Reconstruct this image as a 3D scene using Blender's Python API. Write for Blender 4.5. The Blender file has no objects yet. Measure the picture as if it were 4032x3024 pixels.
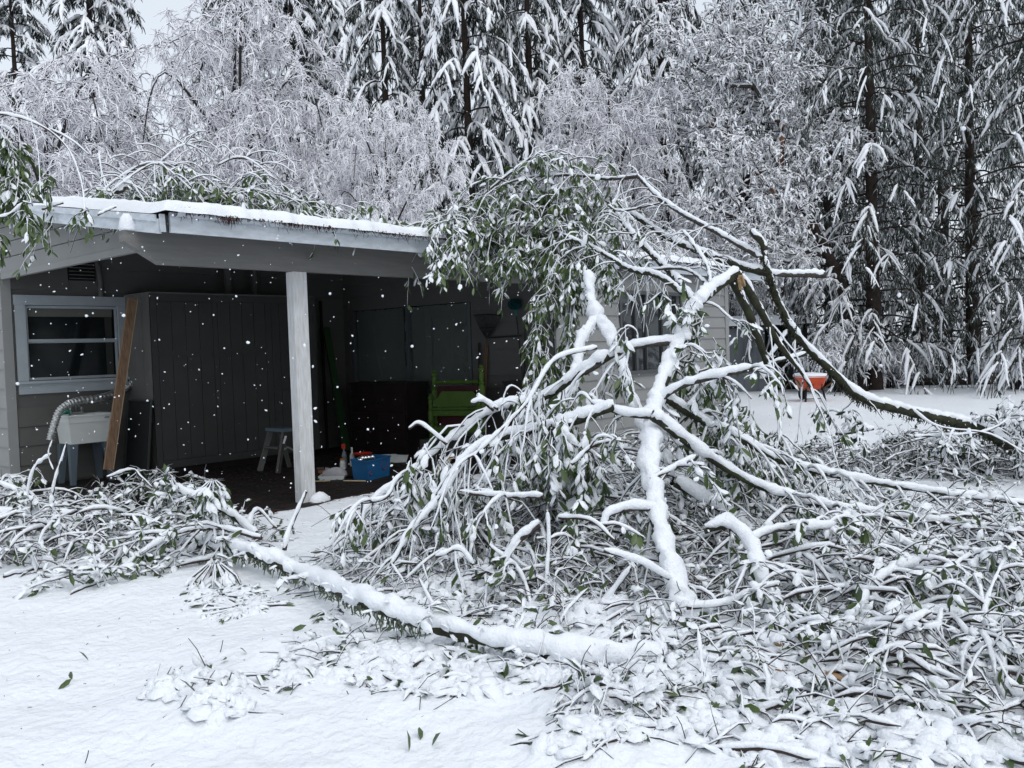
import bpy, math, random
import numpy as np
from mathutils import Matrix, Vector
rng = np.random.default_rng(7)
random.seed(7)
S = bpy.context.scene
COL = S.collection
# ------------------------------------------------------------------ camera, world, sun, exposure
FPX, CAMH = 3521.27, 1.5
YAW, PIT, ROL = np.radians([48.6218, 2.1862, -1.8657])
def cam_axes(y, p, r):
    f = np.array([np.sin(y)*np.cos(p), np.cos(y)*np.cos(p), -np.sin(p)])
    rt = np.array([np.cos(y), -np.sin(y), 0]); up = np.cross(rt, f)
    return np.array([rt*np.cos(r)+up*np.sin(r), -rt*np.sin(r)+up*np.cos(r), f])
AX = cam_axes(YAW, PIT, ROL)
CAM = np.array([0, 0, CAMH])
cd = bpy.data.cameras.new('camera'); cam = bpy.data.objects.new('camera', cd); COL.objects.link(cam)
cd.sensor_width = 36; cd.lens = FPX/4032*36; cd.clip_start = .05; cd.clip_end = 600
m = Matrix.Identity(4)
for i in range(3):
    m[i][0] = AX[0][i]; m[i][1] = AX[1][i]; m[i][2] = -AX[2][i]; m[i][3] = CAM[i]
cam.matrix_world = m
S.camera = cam
def ray(x, y): return ((x-2016)/FPX)*AX[0]-((y-1512)/FPX)*AX[1]+AX[2]
def at(x, y, D): return CAM+ray(x, y)*D                       # a point seen at photo pixel x,y, D metres deep
def on_z(x, y, z=0.): d = ray(x, y); return CAM+d*(z-CAM[2])/d[2]
def on_x(x, y, X): d = ray(x, y); return CAM+d*X/d[0]
def on_y(x, y, Y): d = ray(x, y); return CAM+d*Y/d[1]

W = bpy.data.worlds.new('World'); S.world = W; W.use_nodes = True
nt = W.node_tree; bg = nt.nodes['Background']
sky = nt.nodes.new('ShaderNodeTexSky'); sky.sky_type = 'NISHITA'; sky.sun_disc = False
SUN_EL, SUN_AZ = math.radians(52), math.radians(200)
sky.sun_elevation = SUN_EL; sky.sun_rotation = SUN_AZ; sky.air_density = 1.0; sky.dust_density = 3.0
hs = nt.nodes.new('ShaderNodeHueSaturation'); hs.inputs['Saturation'].default_value = .30
mx = nt.nodes.new('ShaderNodeMix'); mx.data_type = 'RGBA'; mx.inputs[0].default_value = .6
nt.links.new(sky.outputs[0], hs.inputs['Color']); nt.links.new(hs.outputs[0], mx.inputs[6])
mx.inputs[7].default_value = (6.1, 6.75, 7.5, 1)                # even cloud deck
nt.links.new(mx.outputs[2], bg.inputs[0]); bg.inputs[1].default_value = .14
sl = bpy.data.lights.new('sun', 'SUN'); sun = bpy.data.objects.new('sun', sl); COL.objects.link(sun)
sl.energy = .6; sl.angle = math.radians(40); sl.color = (1, .985, .96)
sun.rotation_euler = (math.pi/2-SUN_EL, 0, math.pi-SUN_AZ)
S.view_settings.view_transform = 'Standard'; S.view_settings.look = 'None'
S.view_settings.exposure = 0.16; S.view_settings.gamma = 1
S.cycles.diffuse_bounces = 8; S.cycles.max_bounces = 10
S.render.resolution_x = 1024; S.render.resolution_y = 768

# ------------------------------------------------------------------ materials
def mat(name, col, rough=.7, var=0., scale=8., bump=0., bscale=60., spec=.3, col2=None, metal=0., stretch=None):
    M = bpy.data.materials.new(name); M.use_nodes = True
    n = M.node_tree.nodes; L = M.node_tree.links; b = n['Principled BSDF']
    b.inputs['Roughness'].default_value = rough; b.inputs['Metallic'].default_value = metal
    b.inputs['Specular IOR Level'].default_value = spec
    b.inputs['Base Color'].default_value = (*col, 1)
    tc = n.new('ShaderNodeTexCoord'); mp = n.new('ShaderNodeMapping'); L.new(tc.outputs['Object'], mp.inputs[0])
    if stretch: mp.inputs['Scale'].default_value = stretch
    if var > 0 or col2:
        t = n.new('ShaderNodeTexNoise'); t.inputs['Scale'].default_value = scale; t.inputs['Detail'].default_value = 5
        L.new(mp.outputs[0], t.inputs[0])
        r = n.new('ShaderNodeValToRGB'); r.color_ramp.elements[0].position = .32; r.color_ramp.elements[1].position = .68
        c2 = col2 or tuple(c*(1+var) for c in col); c1 = col if col2 else tuple(c*(1-var) for c in col)
        r.color_ramp.elements[0].color = (*c1, 1); r.color_ramp.elements[1].color = (*c2, 1)
        L.new(t.outputs[0], r.inputs[0]); L.new(r.outputs[0], b.inputs['Base Color'])
    if bump > 0:
        t2 = n.new('ShaderNodeTexNoise'); t2.inputs['Scale'].default_value = bscale; t2.inputs['Detail'].default_value = 4
        L.new(mp.outputs[0], t2.inputs[0]); bm = n.new('ShaderNodeBump'); bm.inputs['Strength'].default_value = bump
        bm.inputs['Distance'].default_value = .01
        L.new(t2.outputs[0], bm.inputs['Height']); L.new(bm.outputs[0], b.inputs['Normal'])
    return M
def snow_topped(name, col, snow, lo=-.15, hi=.35, var=.3, nscale=9., namp=.5):
    """bark or needles with snow lying on whatever faces up, broken by noise"""
    M = mat(name, col, .85, var, 14)
    n = M.node_tree.nodes; L = M.node_tree.links; b = n['Principled BSDF']
    g = n.new('ShaderNodeNewGeometry'); sx = n.new('ShaderNodeSeparateXYZ'); L.new(g.outputs['Normal'], sx.inputs[0])
    t = n.new('ShaderNodeTexNoise'); t.inputs['Scale'].default_value = nscale; L.new(g.outputs['Position'], t.inputs[0])
    ma = n.new('ShaderNodeMath'); ma.operation = 'MULTIPLY_ADD'; ma.inputs[1].default_value = namp; ma.inputs[2].default_value = -namp/2
    L.new(t.outputs[0], ma.inputs[0])
    ad = n.new('ShaderNodeMath'); ad.operation = 'ADD'; L.new(sx.outputs[2], ad.inputs[0]); L.new(ma.outputs[0], ad.inputs[1])
    mr = n.new('ShaderNodeMapRange'); mr.inputs[1].default_value = lo; mr.inputs[2].default_value = hi; L.new(ad.outputs[0], mr.inputs[0])
    mi = n.new('ShaderNodeMix'); mi.data_type = 'RGBA'; L.new(mr.outputs[0], mi.inputs[0])
    src = b.inputs['Base Color'].links[0].from_socket
    L.new(src, mi.inputs[6]); mi.inputs[7].default_value = (*snow, 1); L.new(mi.outputs[2], b.inputs['Base Color'])
    return M
SNOWC = (.84, .865, .90)
M = {}
M['snow'] = mat('snow', SNOWC, .65, .015, 3, .8, 60, .25)
M['snow_ground'] = mat('ground_snow', SNOWC, .65, .02, 1.2, 1.0, 17, .25)
for n_ in M['snow_ground'].node_tree.nodes:
    if n_.type == 'BUMP': n_.inputs['Distance'].default_value = .028
    if n_.type == 'TEX_NOISE' and n_.inputs['Scale'].default_value > 10: n_.inputs['Detail'].default_value = 8
M['snow_soft'] = mat('clinging_snow', (.82, .845, .885), .7, .02, 20, .5, 120, .2)
M['bark'] = mat('bark', (.055, .048, .042), .9, .4, 25, .6, 90)
M['bark_moss'] = mat('mossy_bark', (.022, .018, .015), .95, 0, 16, .8, 60, col2=(.042, .050, .026))
M['bark_red'] = mat('madrone_bark', (.045, .022, .016), .8, 0, 5, .5, 40, col2=(.26, .11, .04))
M['twig'] = mat('twig_bark', (.05, .035, .03), .85, .3, 30)
M['lichen'] = mat('lichen', (.13, .16, .11), .95, .35, 40, .6, 120)
M['wood_raw'] = mat('split_wood', (.33, .21, .11), .7, .3, 12, .5, 40, stretch=(1, 1, 6))
M['leaf'] = mat('evergreen_leaf', (.040, .075, .022), .38, 0, 5, .2, 40, spec=.5, col2=(.075, .115, .030))
M['leaf_under'] = mat('leaf_underside', (.10, .13, .07), .6, .25, 8)
M['leaf_dark'] = mat('dark_leaf', (.018, .034, .014), .5, .35, 6)
M['birch_twig'] = snow_topped('birch_twigs_in_snow', (.62, .60, .65), (.90, .90, .93), -.75, -.05)
M['birch_bark'] = snow_topped('birch_bark', (.035, .028, .028), SNOWC, .25, .6)
M['fir_green'] = snow_topped('fir_needles', (.014, .022, .017), (.86, .88, .91), .25, .85, .5)
M['fir_snow'] = snow_topped('snow_on_needles', (.50, .54, .55), (.88, .89, .92), -.8, -.2, .2)
M['fir_bark'] = mat('fir_bark', (.03, .022, .018), .95, .4, 8, .8, 20)
M['cedar_green'] = snow_topped('cedar_sprays', (.020, .034, .023), (.80, .82, .85), .10, 1.0, .5)
M['madrone_leaf'] = snow_topped('madrone_leaves_in_snow', (.07, .085, .065), (.90, .91, .94), -.85, -.2, .3)
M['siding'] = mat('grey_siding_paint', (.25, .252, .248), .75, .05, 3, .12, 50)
M['siding_shaded'] = mat('shaded_siding_paint', (.098, .096, .091), .75, .05, 3, .12, 50)  # house siding colour darkened to carry the carport's shade
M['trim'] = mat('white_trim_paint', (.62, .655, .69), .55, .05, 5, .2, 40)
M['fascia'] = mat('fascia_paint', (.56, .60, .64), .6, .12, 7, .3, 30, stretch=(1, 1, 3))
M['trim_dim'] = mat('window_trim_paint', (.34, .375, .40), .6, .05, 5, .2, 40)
M['beam'] = mat('beam_paint', (.19, .187, .18), .7, .08, 3, .3, 20, stretch=(1, 1, 12))
M['post'] = mat('worn_white_paint', (.50, .50, .49), .7, 0, 9, .5, 25, stretch=(5, 5, .6), col2=(.66, .675, .69))
M['cabinet'] = mat('shaded_cabinet_paint', (.056, .058, .055), .7, .1, 2, .15, 40)  # darker than the side boards, carport shade put into the colour
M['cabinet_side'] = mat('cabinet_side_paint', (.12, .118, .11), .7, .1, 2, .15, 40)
M['ceiling'] = mat('ceiling_boards', (.05, .052, .052), .8, .1, 3)
M['glass'] = mat('window_glass', (.008, .011, .012), .09, spec=.22)
def clear_pane():
    Mt = bpy.data.materials.new('door_glass'); Mt.use_nodes = True; n = Mt.node_tree.nodes; L = Mt.node_tree.links; n.remove(n['Principled BSDF'])
    tr = n.new('ShaderNodeBsdfTransparent'); tr.inputs[0].default_value = (.95, .97, .965, 1); gl = n.new('ShaderNodeBsdfGlossy'); gl.inputs['Roughness'].default_value = .03
    mi = n.new('ShaderNodeMixShader'); mi.inputs[0].default_value = .06; L.new(tr.outputs[0], mi.inputs[1]); L.new(gl.outputs[0], mi.inputs[2])
    L.new(mi.outputs[0], n['Material Output'].inputs[0]); return Mt
M['pane'] = clear_pane()
M['black'] = mat('gap_shade_black', (.006, .006, .006), .9)  # flat black standing in for shade inside openings
M['needles'] = mat('fir_needle_litter', (.045, .018, .016), .95, .4, 40, .6, 90)
M['floor'] = mat('shaded_slab', (.010, .008, .007), .75, .5, 5, .5, 40)  # slab colour darkened to put the dim carport interior into it
M['metal'] = mat('galvanised_metal', (.30, .31, .31), .4, .2, 8, metal=.8)
M['foil'] = mat('duct_foil', (.52, .53, .52), .38, .2, 30, .4, 120, metal=.85)
M['plastic_w'] = mat('sink_plastic', (.62, .64, .62), .45, .04, 4)
M['plastic_dim'] = mat('white_plastic', (.55, .57, .56), .5, .06, 4)
M['sink_leg'] = mat('sink_leg_plastic', (.10, .13, .155), .5)
M['plank'] = mat('new_plank', (.25, .155, .095), .7, .25, 6, .3, 30, stretch=(8, 8, 1))
M['plank_edge'] = mat('pale_plank_edge', (.42, .33, .22), .7, .1, 6)
M['green_paint'] = mat('lime_green_paint', (.060, .115, .018), .55, .12, 6)
M['green_dark'] = mat('dark_green_board', (.018, .05, .018), .6)
M['blue_bin'] = mat('blue_plastic', (.012, .10, .24), .4, .1, 3)
M['blue_dark'] = mat('navy_plastic', (.012, .016, .11), .5)
M['teal'] = mat('teal_bristles', (.004, .05, .055), .7, .2, 30)
M['teal_b'] = mat('teal_plastic', (.008, .10, .10), .5)
M['bin_blue'] = mat('rubbish_bin_blue', (.02, .065, .10), .5)
M['red'] = mat('red_plastic', (.50, .035, .02), .45, .1, 5)
M['red_barrow'] = mat('red_barrow_paint', (.62, .085, .028), .4, .12, 3)
M['dresser'] = mat('dark_brown_wood', (.014, .009, .009), .5, .3, 5)
M['mahogany'] = mat('mahogany_wood', (.045, .010, .010), .45, .3, 5)
M['tool_dark'] = mat('dark_tool_metal', (.012, .013, .014), .6)
M['tool_wood'] = mat('tool_handle_wood', (.10, .06, .03), .6)
M['yellow'] = mat('yellow_paint', (.55, .30, .02), .5)
M['yellow_lab'] = mat('yellow_label', (.62, .50, .02), .5)
M['curtain'] = mat('grey_curtain', (.13, .138, .134), .85, .05, 3)
M['frame_dark'] = mat('dark_aluminium', (.10, .115, .12), .5, metal=.3)
M['silver'] = mat('silver_bauble', (.75, .76, .76), .18, metal=.9)
M['rust'] = mat('rusty_roof', (.08, .035, .02), .9, .3, 4)
M['shed'] = mat('shed_metal', (.13, .145, .16), .6, .2, 3, stretch=(1, 1, .2))
M['tyre'] = mat('tyre_rubber', (.012, .012, .012), .8)
M['cloth'] = mat('grey_rag', (.33, .32, .34), .9, .2, 8)
M['soil'] = mat('dark_soil', (.02, .017, .014), .95, .5, 6, .7, 30)

# ------------------------------------------------------------------ mesh helpers
def mesh_np(name, V, faces, mats, midx=None, smooth=False):
    """faces: list of int arrays [n,k]; midx: list of material index (int or array) per face array"""
    V = np.asarray(V, float); me = bpy.data.meshes.new(name)
    fs = [np.asarray(f, np.int32) for f in faces if len(f)]
    me.vertices.add(len(V)); me.vertices.foreach_set('co', V.astype(np.float32).ravel())
    nl = sum(f.size for f in fs); npoly = sum(len(f) for f in fs)
    me.loops.add(nl); me.polygons.add(npoly)
    me.loops.foreach_set('vertex_index', np.concatenate([f.ravel() for f in fs]))
    tot = np.concatenate([np.full(len(f), f.shape[1], np.int32) for f in fs])
    st = np.concatenate([[0], np.cumsum(tot)[:-1]]).astype(np.int32)
    me.polygons.foreach_set('loop_start', st); me.polygons.foreach_set('loop_total', tot)
    if midx is not None:
        mi = np.concatenate([np.broadcast_to(np.asarray(a, np.int32), (len(f),)) for a, f in zip(midx, [f for f in faces if len(f)])])
        me.polygons.foreach_set('material_index', mi)
    me.polygons.foreach_set('use_smooth', np.full(npoly, bool(smooth)))
    for mm in mats: me.materials.append(mm)
    me.update(calc_edges=True)
    return me
class Geo:
    """collects pieces, then becomes ONE mesh object"""
    def __init__(s): s.V = []; s.F = []; s.I = []; s.n = 0
    def add(s, V, F, mi=0):
        V = np.asarray(V, float).reshape(-1, 3); F = np.asarray(F, np.int64)
        s.V.append(V); s.F.append(F+s.n); s.I.append(mi); s.n += len(V); return s
    def obj(s, name, mats, parent=None, smooth=False, **kw):
        if not isinstance(mats, (list, tuple)): mats = [mats]
        V = np.concatenate(s.V)
        if parent is not None: V = V-np.array(world_loc(parent))
        by = {}
        for f, i in zip(s.F, s.I): by.setdefault((f.shape[1], i if np.isscalar(i) else -1), []).append((f, i))
        F = []; I = []
        for (k, i), l in by.items():
            F.append(np.concatenate([a for a, _ in l])); I.append(i if i != -1 else np.concatenate([b for _, b in l]))
        o = bpy.data.objects.new(name, mesh_np(name, V, F, mats, I, smooth)); COL.objects.link(o)
        if parent is not None: o.parent = parent
        for k, v in kw.items(): o[k] = v
        return o
def world_loc(o):
    v = Vector(o.location)
    while o.parent: o = o.parent; v += o.location
    return v
def thing(name, label, cat, loc, group=None):
    o = bpy.data.objects.new(name, None); COL.objects.link(o); o.location = loc
    o.empty_display_size = .1; o['label'] = label; o['category'] = cat
    if group: o['group'] = group
    return o
def tag(o, label, cat, group=None):
    o['label'] = label; o['category'] = cat
    if group: o['group'] = group
    return o
def copy_tree(o, parent=None, loc=None, rotz=None, scale=None):
    c = o.copy(); COL.objects.link(c)
    if parent: c.parent = parent
    if loc is not None: c.location = loc
    if rotz is not None: c.rotation_euler = (0, 0, rotz)
    if scale is not None: c.scale = scale
    for ch in list(o.children): copy_tree(ch, c)
    return c
QB = np.array([[0, 3, 2, 1], [4, 5, 6, 7], [0, 1, 5, 4], [1, 2, 6, 5], [2, 3, 7, 6], [3, 0, 4, 7]])
def boxV(x0, x1, y0, y1, z0, z1):
    return np.array([[x0, y0, z0], [x1, y0, z0], [x1, y1, z0], [x0, y1, z0], [x0, y0, z1], [x1, y0, z1], [x1, y1, z1], [x0, y1, z1]], float)
def gbox(g, x0, x1, y0, y1, z0, z1, mi=0, rot=None, piv=None):
    V = boxV(*sorted((x0, x1)), *sorted((y0, y1)), *sorted((z0, z1)))
    if rot is not None: piv = np.array(piv if piv is not None else V.mean(0)); V = (V-piv)@np.array(rot).T+piv
    return g.add(V, QB, mi)
def rotm(ax, a): return np.array(Matrix.Rotation(a, 3, ax))
def box(name, x0, x1, y0, y1, z0, z1, m_, parent=None, bevel=0, **kw):
    g = Geo(); gbox(g, x0, x1, y0, y1, z0, z1)
    o = g.obj(name, m_, parent, **kw)
    if bevel:
        b = o.modifiers.new('bevel', 'BEVEL'); b.width = bevel; b.segments = 2
    return o
def bar(g, a, b, w, h, mi=0, up=(0, 0, 1)):
    """square bar from a to b"""
    a = np.array(a, float); b = np.array(b, float); t = b-a; t /= np.linalg.norm(t)
    s = np.cross(t, up); 
    if np.linalg.norm(s) < .05: s = np.cross(t, (0, 1, 0))
    s /= np.linalg.norm(s); u = np.cross(s, t); V = []
    for p in (a, b):
        for i, j in ((-1, -1), (1, -1), (1, 1), (-1, 1)): V.append(p+s*w/2*i+u*h/2*j)
    V = np.array(V); return g.add(V, [[0, 1, 2, 3], [7, 6, 5, 4], [0, 4, 5, 1], [1, 5, 6, 2], [2, 6, 7, 3], [3, 7, 4, 0]], mi)
def tubes(P, R, k=5, wob=0., up=None, pn=None):
    """P [M,N,3] centre lines, R [M,N] radii -> V, quads (closed by tapering radii)"""
    P = np.asarray(P, float)
    if P.ndim == 2: P = P[None]
    Mn, N, _ = P.shape; R = np.broadcast_to(np.asarray(R, float), (Mn, N))
    T = np.gradient(P, axis=1); T /= np.linalg.norm(T, axis=2, keepdims=True)+1e-9
    ref = np.zeros_like(T); ref[..., 2] = 1
    vert = np.abs(T[:, :, 2].mean(1)) > .93
    ref[vert] = (.9, .43, 0)
    Sd = np.cross(T, ref); Sd /= np.linalg.norm(Sd, axis=2, keepdims=True)+1e-9
    U = np.cross(Sd, T)
    a = np.arange(k)/k*2*np.pi
    rr = R[:, :, None]*np.ones(k)
    if wob: rr = rr*(1+wob*rng.standard_normal(rr.shape))
    if pn:
        B = P[:, :, None]+rr[..., None]*(np.cos(a)[None, None, :, None]*Sd[:, :, None]+np.sin(a)[None, None, :, None]*U[:, :, None])
        f_ = pn[1]; rr = rr*(1+pn[0]*(fbm(B[..., 0]*f_+B[..., 2]*f_*.7, B[..., 1]*f_-B[..., 2]*f_*.8, 3, 17)*2))
    V = P[:, :, None]+rr[..., None]*(np.cos(a)[None, None, :, None]*Sd[:, :, None]+np.sin(a)[None, None, :, None]*U[:, :, None])
    idx = np.arange(Mn*N*k).reshape(Mn, N, k); j = np.roll(idx, -1, 2)
    Q = np.stack([idx[:, :-1], j[:, :-1], j[:, 1:], idx[:, 1:]], -1).reshape(-1, 4)
    return V.reshape(-1, 3), Q
def lathe(g, prof, c, k=20, mi=0, M3=None):
    """prof [(r,z)...] turned about z at c"""
    prof = np.array(prof, float); a = np.arange(k)/k*2*np.pi
    V = np.stack([prof[:, 0, None]*np.cos(a), prof[:, 0, None]*np.sin(a), prof[:, 1, None]*np.ones(k)], -1).reshape(-1, 3)
    if M3 is not None: V = V@np.array(M3).T
    n = len(prof); i = np.arange(n*k).reshape(n, k); j = np.roll(i, -1, 1)
    return g.add(V+np.array(c), np.stack([i[:-1], j[:-1], j[1:], i[1:]], -1).reshape(-1, 4), mi)
def smooth_path(pts, n):
    """Catmull-Rom through pts, n samples"""
    p = np.array(pts, float)
    if len(p) == 2: t = np.linspace(0, 1, n)[:, None]; return p[0]*(1-t)+p[1]*t
    q = np.vstack([2*p[0]-p[1], p, 2*p[-1]-p[-2]]); s = np.linspace(0, len(p)-1-1e-6, n); i = s.astype(int); t = (s-i)[:, None]
    a, b, c, d = q[i], q[i+1], q[i+2], q[i+3]
    return .5*((2*b)+(-a+c)*t+(2*a-5*b+4*c-d)*t*t+(-a+3*b-3*c+d)*t**3)
def hash2(ix, iy, s=0):
    h = (ix*374761393+iy*668265263+s*1442695041) & 0xffffffff
    h = ((h ^ (h >> 13))*1274126177) & 0xffffffff
    return ((h ^ (h >> 16)) & 0xffff)/65535.
def vnoise(x, y, s=0):
    x = np.asarray(x, float); y = np.asarray(y, float); ix = np.floor(x).astype(np.int64); iy = np.floor(y).astype(np.int64)
    fx = x-ix; fy = y-iy; fx = fx*fx*(3-2*fx); fy = fy*fy*(3-2*fy)
    return (hash2(ix, iy, s)*(1-fx)+hash2(ix+1, iy, s)*fx)*(1-fy)+(hash2(ix, iy+1, s)*(1-fx)+hash2(ix+1, iy+1, s)*fx)*fy
def fbm(x, y, o=4, s=0):
    r = 0; a = .5
    for k in range(o): r = r+a*(vnoise(x*2**k, y*2**k, s+k)-.5); a *= .5
    return r
# ------------------------------------------------------------------ the ground
YB, XG, YW, XD, YF, XE = 7.89, 4.25, 12.2145, 9.585, 7.62, 14.46   # beam, gable wall, back wall, door wall, front wall, east end
YEAVE, XRAKE, PITCH, YRIDGE, YBACK, XROOF = 7.45, 3.90, .16, 12.6, 17.6, 15.55
MOUNDS = []            # (x, y, radius, height) snow heaped under the debris
for px_, py_, r_, h_ in ((2100, 2200, 1.0, .06), (3300, 2250, 1.3, .08), (3400, 2850, .9, .04), (2700, 2650, .8, .02), (500, 2180, 1.0, .07),
                         (1500, 2700, .5, .04), (760, 2750, .28, .06), (900, 2800, .18, .05), (2450, 2850, .4, .08), (1000, 2580, .25, .04)):
    q = on_z(px_, py_); MOUNDS.append((q[0], q[1], r_, h_))
def ground_h(x, y):
    x = np.asarray(x, float); y = np.asarray(y, float)
    h = .05*fbm(x*.5, y*.5, 3, 3)+.045*fbm(x*1.9, y*1.9, 3, 11)
    near = np.exp(-((x-4)**2+(y-4)**2)/60)
    h = h+near*(.050*fbm(x*4.5, y*4.5, 3, 21)+.020*fbm(x*15, y*15, 2, 31))
    for mx_, my_, r_, h_ in MOUNDS:
        d2 = ((x-mx_)**2+(y-my_)**2)/(r_*r_)
        h = h+h_*np.exp(-d2)*(1+1.6*fbm(x*7, y*7, 3, 41))
    # beneath the carport and the house the snow has not come in
    inside = 1/(1+np.exp(-(y-(YB-.28+.16*fbm(x*1.2, y*0, 2, 51)*4+.05*fbm(x*9, y*9, 2, 52)))/.05))
    ix = 1/(1+np.exp(-(x-XG+.1)/.06))*1/(1+np.exp((x-XE)/.06))
    h = h-.14*inside*ix
    return h
def grid_axis(lo, hi, d0, d1, step):
    a = np.arange(d0, d1, step)
    out = [a]
    s = step; x = a[-1]; r = []
    while x < hi: s *= 1.22; x += s; r.append(x)
    s = step; x = d0; l = []
    while x > lo: s *= 1.22; x -= s; l.append(x)
    return np.concatenate([l[::-1], a, r])
gxs = grid_axis(-130, 260, .4, 9.2, .042); gys = grid_axis(-130, 260, .2, 8.3, .034)
GX, GY = np.meshgrid(gxs, gys, indexing='ij')
GZ = ground_h(GX, GY)
i = np.arange(GX.size).reshape(GX.shape)
Q = np.stack([i[:-1, :-1], i[1:, :-1], i[1:, 1:], i[:-1, 1:]], -1).reshape(-1, 4)
g = Geo(); g.add(np.stack([GX, GY, GZ], -1).reshape(-1, 3), Q)
g.obj('snowy_ground', M['snow_ground'], smooth=True, kind='structure')
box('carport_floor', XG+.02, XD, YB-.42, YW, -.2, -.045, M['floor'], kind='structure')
# fir needles, leaf litter and small sticks along the edge of the dry floor
def gh(x, y): return float(ground_h(np.array([x]), np.array([y]))[0])

# ------------------------------------------------------------------ the house
house = thing('house', 'low grey house with an open carport and snow on its white edged roof', 'house', (7, 10, 0))
def part(name, *a, **k): return box(name, *a, house, **k)
def roof_z(y): return 2.64+PITCH*(np.minimum(y, YRIDGE)-YEAVE)-PITCH*np.maximum(y-YRIDGE, 0)
# roof slab (two slopes, real thickness)
g = Geo(); t = .13
ys = [YEAVE, YRIDGE, YBACK]; V = []
for y in ys:
    for x in (XRAKE, XROOF):
        V += [[x, y, roof_z(y)], [x, y, roof_z(y)+t]]
g.add(V, [[0, 2, 3, 1], [0, 4, 6, 2], [4, 8, 10, 6], [1, 3, 7, 5], [5, 7, 11, 9], [0, 1, 5, 4], [4, 5, 9, 8], [3, 2, 6, 7], [7, 6, 10, 11], [8, 9, 11, 10]])
roof = g.obj('roof', M['ceiling'], house)
# snow blanket on the roof with rounded lumpy edges
nx, ny = 300, 60
ex = XRAKE-.05, XROOF+.05
u = np.linspace(0, 1, nx); v = np.linspace(0, 1, ny)**1.6
X_, Y_ = np.meshgrid(ex[0]+(ex[1]-ex[0])*u, YEAVE-.15+(YBACK-YEAVE)*v, indexing='ij')
edge = np.minimum(np.minimum(X_-ex[0], ex[1]-X_)/.10, (Y_-(YEAVE-.15))/.11); edge = np.clip(edge, 0, 1)
th = .115+.05*fbm(X_*1.3, Y_*1.3, 3, 5)+.035*fbm(X_*7, Y_*7, 3, 6)+.03*fbm(X_*19, Y_*19, 3, 16)
Z_ = np.maximum(roof_z(Y_)+t+.01, 2.79)+th*np.sqrt(1-(1-edge)**2+1e-6)
X_ = X_+np.where(edge < .9, .018*fbm(X_*9, Y_*9, 3, 7)*2, 0); Y_ = Y_+np.where(edge < .9, .11*fbm(X_*8, Y_*3, 3, 8), 0)
i = np.arange(X_.size).reshape(X_.shape)
g = Geo(); g.add(np.stack([X_, Y_, Z_], -1).reshape(-1, 3), np.stack([i[:-1, :-1], i[1:, :-1], i[1:, 1:], i[:-1, 1:]], -1).reshape(-1, 4))
g.obj('roof_snow', M['snow'], roof, smooth=True)
# eave fascia and the split corner
part('fascia', XRAKE+.07, XROOF, YEAVE-.03, YEAVE-.002, 2.625, 2.80, M['fascia'])
g = Geo(); bar(g, (XRAKE+.005, YEAVE-.02, 2.625), (XRAKE+.0, YEAVE-.015, 2.78), .045, .02); g.obj('torn_corner_piece', M['fascia'], house)
part('corner_gap_shade', XRAKE-.012, XRAKE+.03, YEAVE-.012, YEAVE+.06, 2.63, 2.76, M['black'])  # solid block painted black for the shade in the open corner
# gutter (half round) under the snow lip, overflowing with needles
g = Geo(); a = np.linspace(math.pi, 2*math.pi, 7); xs = np.linspace(XRAKE+.1, XROOF-.05, 40)
P = np.array([[x, YEAVE-.065+.05*math.cos(q), 2.80+.045*math.sin(q)+.004*math.sin(x*2)] for x in xs for q in a])
i = np.arange(len(P)).reshape(40, 7); g.add(P, np.stack([i[:-1, :-1], i[1:, :-1], i[1:, 1:], i[:-1, 1:]], -1).reshape(-1, 4))
gut = g.obj('gutter', M['fascia'], house)
n = 4500; x = rng.uniform(XRAKE+.15, XROOF-.1, n); dn = .25+1.5*vnoise(x*1.1, x*0, 3)*vnoise(x*6, x*0, 4)*1.6+.8*(rng.random(n) < .05)
P0 = np.stack([x, np.full(n, YEAVE-.150)+rng.uniform(0, .11, n), np.full(n, 2.800)+rng.normal(0, .006, n)], -1)
L_ = rng.uniform(.02, .065, n)*dn; d = np.stack([rng.normal(0, .4, n), rng.uniform(-.25, .05, n), -np.ones(n)], -1)
P = np.stack([P0, P0+d*L_[:, None]*.6, P0+d*L_[:, None]+rng.normal(0, .006, (n, 3))], 1)
V, Q = tubes(P, np.array([[.004, .003, .001]]), 3); g = Geo(); g.add(V, Q)
g.obj('needle_litter', M['needles'], gut, kind='stuff')
# rake boards, up the left gable end
def slope_board(name, x0, x1, y0, y1, off0, off1, m_, parent=house, **kw):
    g = Geo(); V = []
    for y in (y0, y1):
        V += [[x0, y, roof_z(y)+off0], [x1, y, roof_z(y)+off0], [x1, y, roof_z(y)+off1], [x0, y, roof_z(y)+off1]]
    g.add(V, [[0, 1, 2, 3], [7, 6, 5, 4], [0, 4, 5, 1], [1, 5, 6, 2], [2, 6, 7, 3], [3, 7, 4, 0]]); return g.obj(name, m_, parent, **kw)
slope_board('rake_board', XRAKE-.03, XRAKE, YEAVE+.0, YRIDGE, -.03, .10, M['fascia'])
slope_board('rake_trim', XRAKE-.05, XRAKE-.031, YEAVE+.02, YRIDGE, .075, .135, M['fascia'])
slope_board('east_rake_board', XROOF, XROOF+.03, YEAVE, YRIDGE, -.03, .13, M['fascia'])
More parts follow.
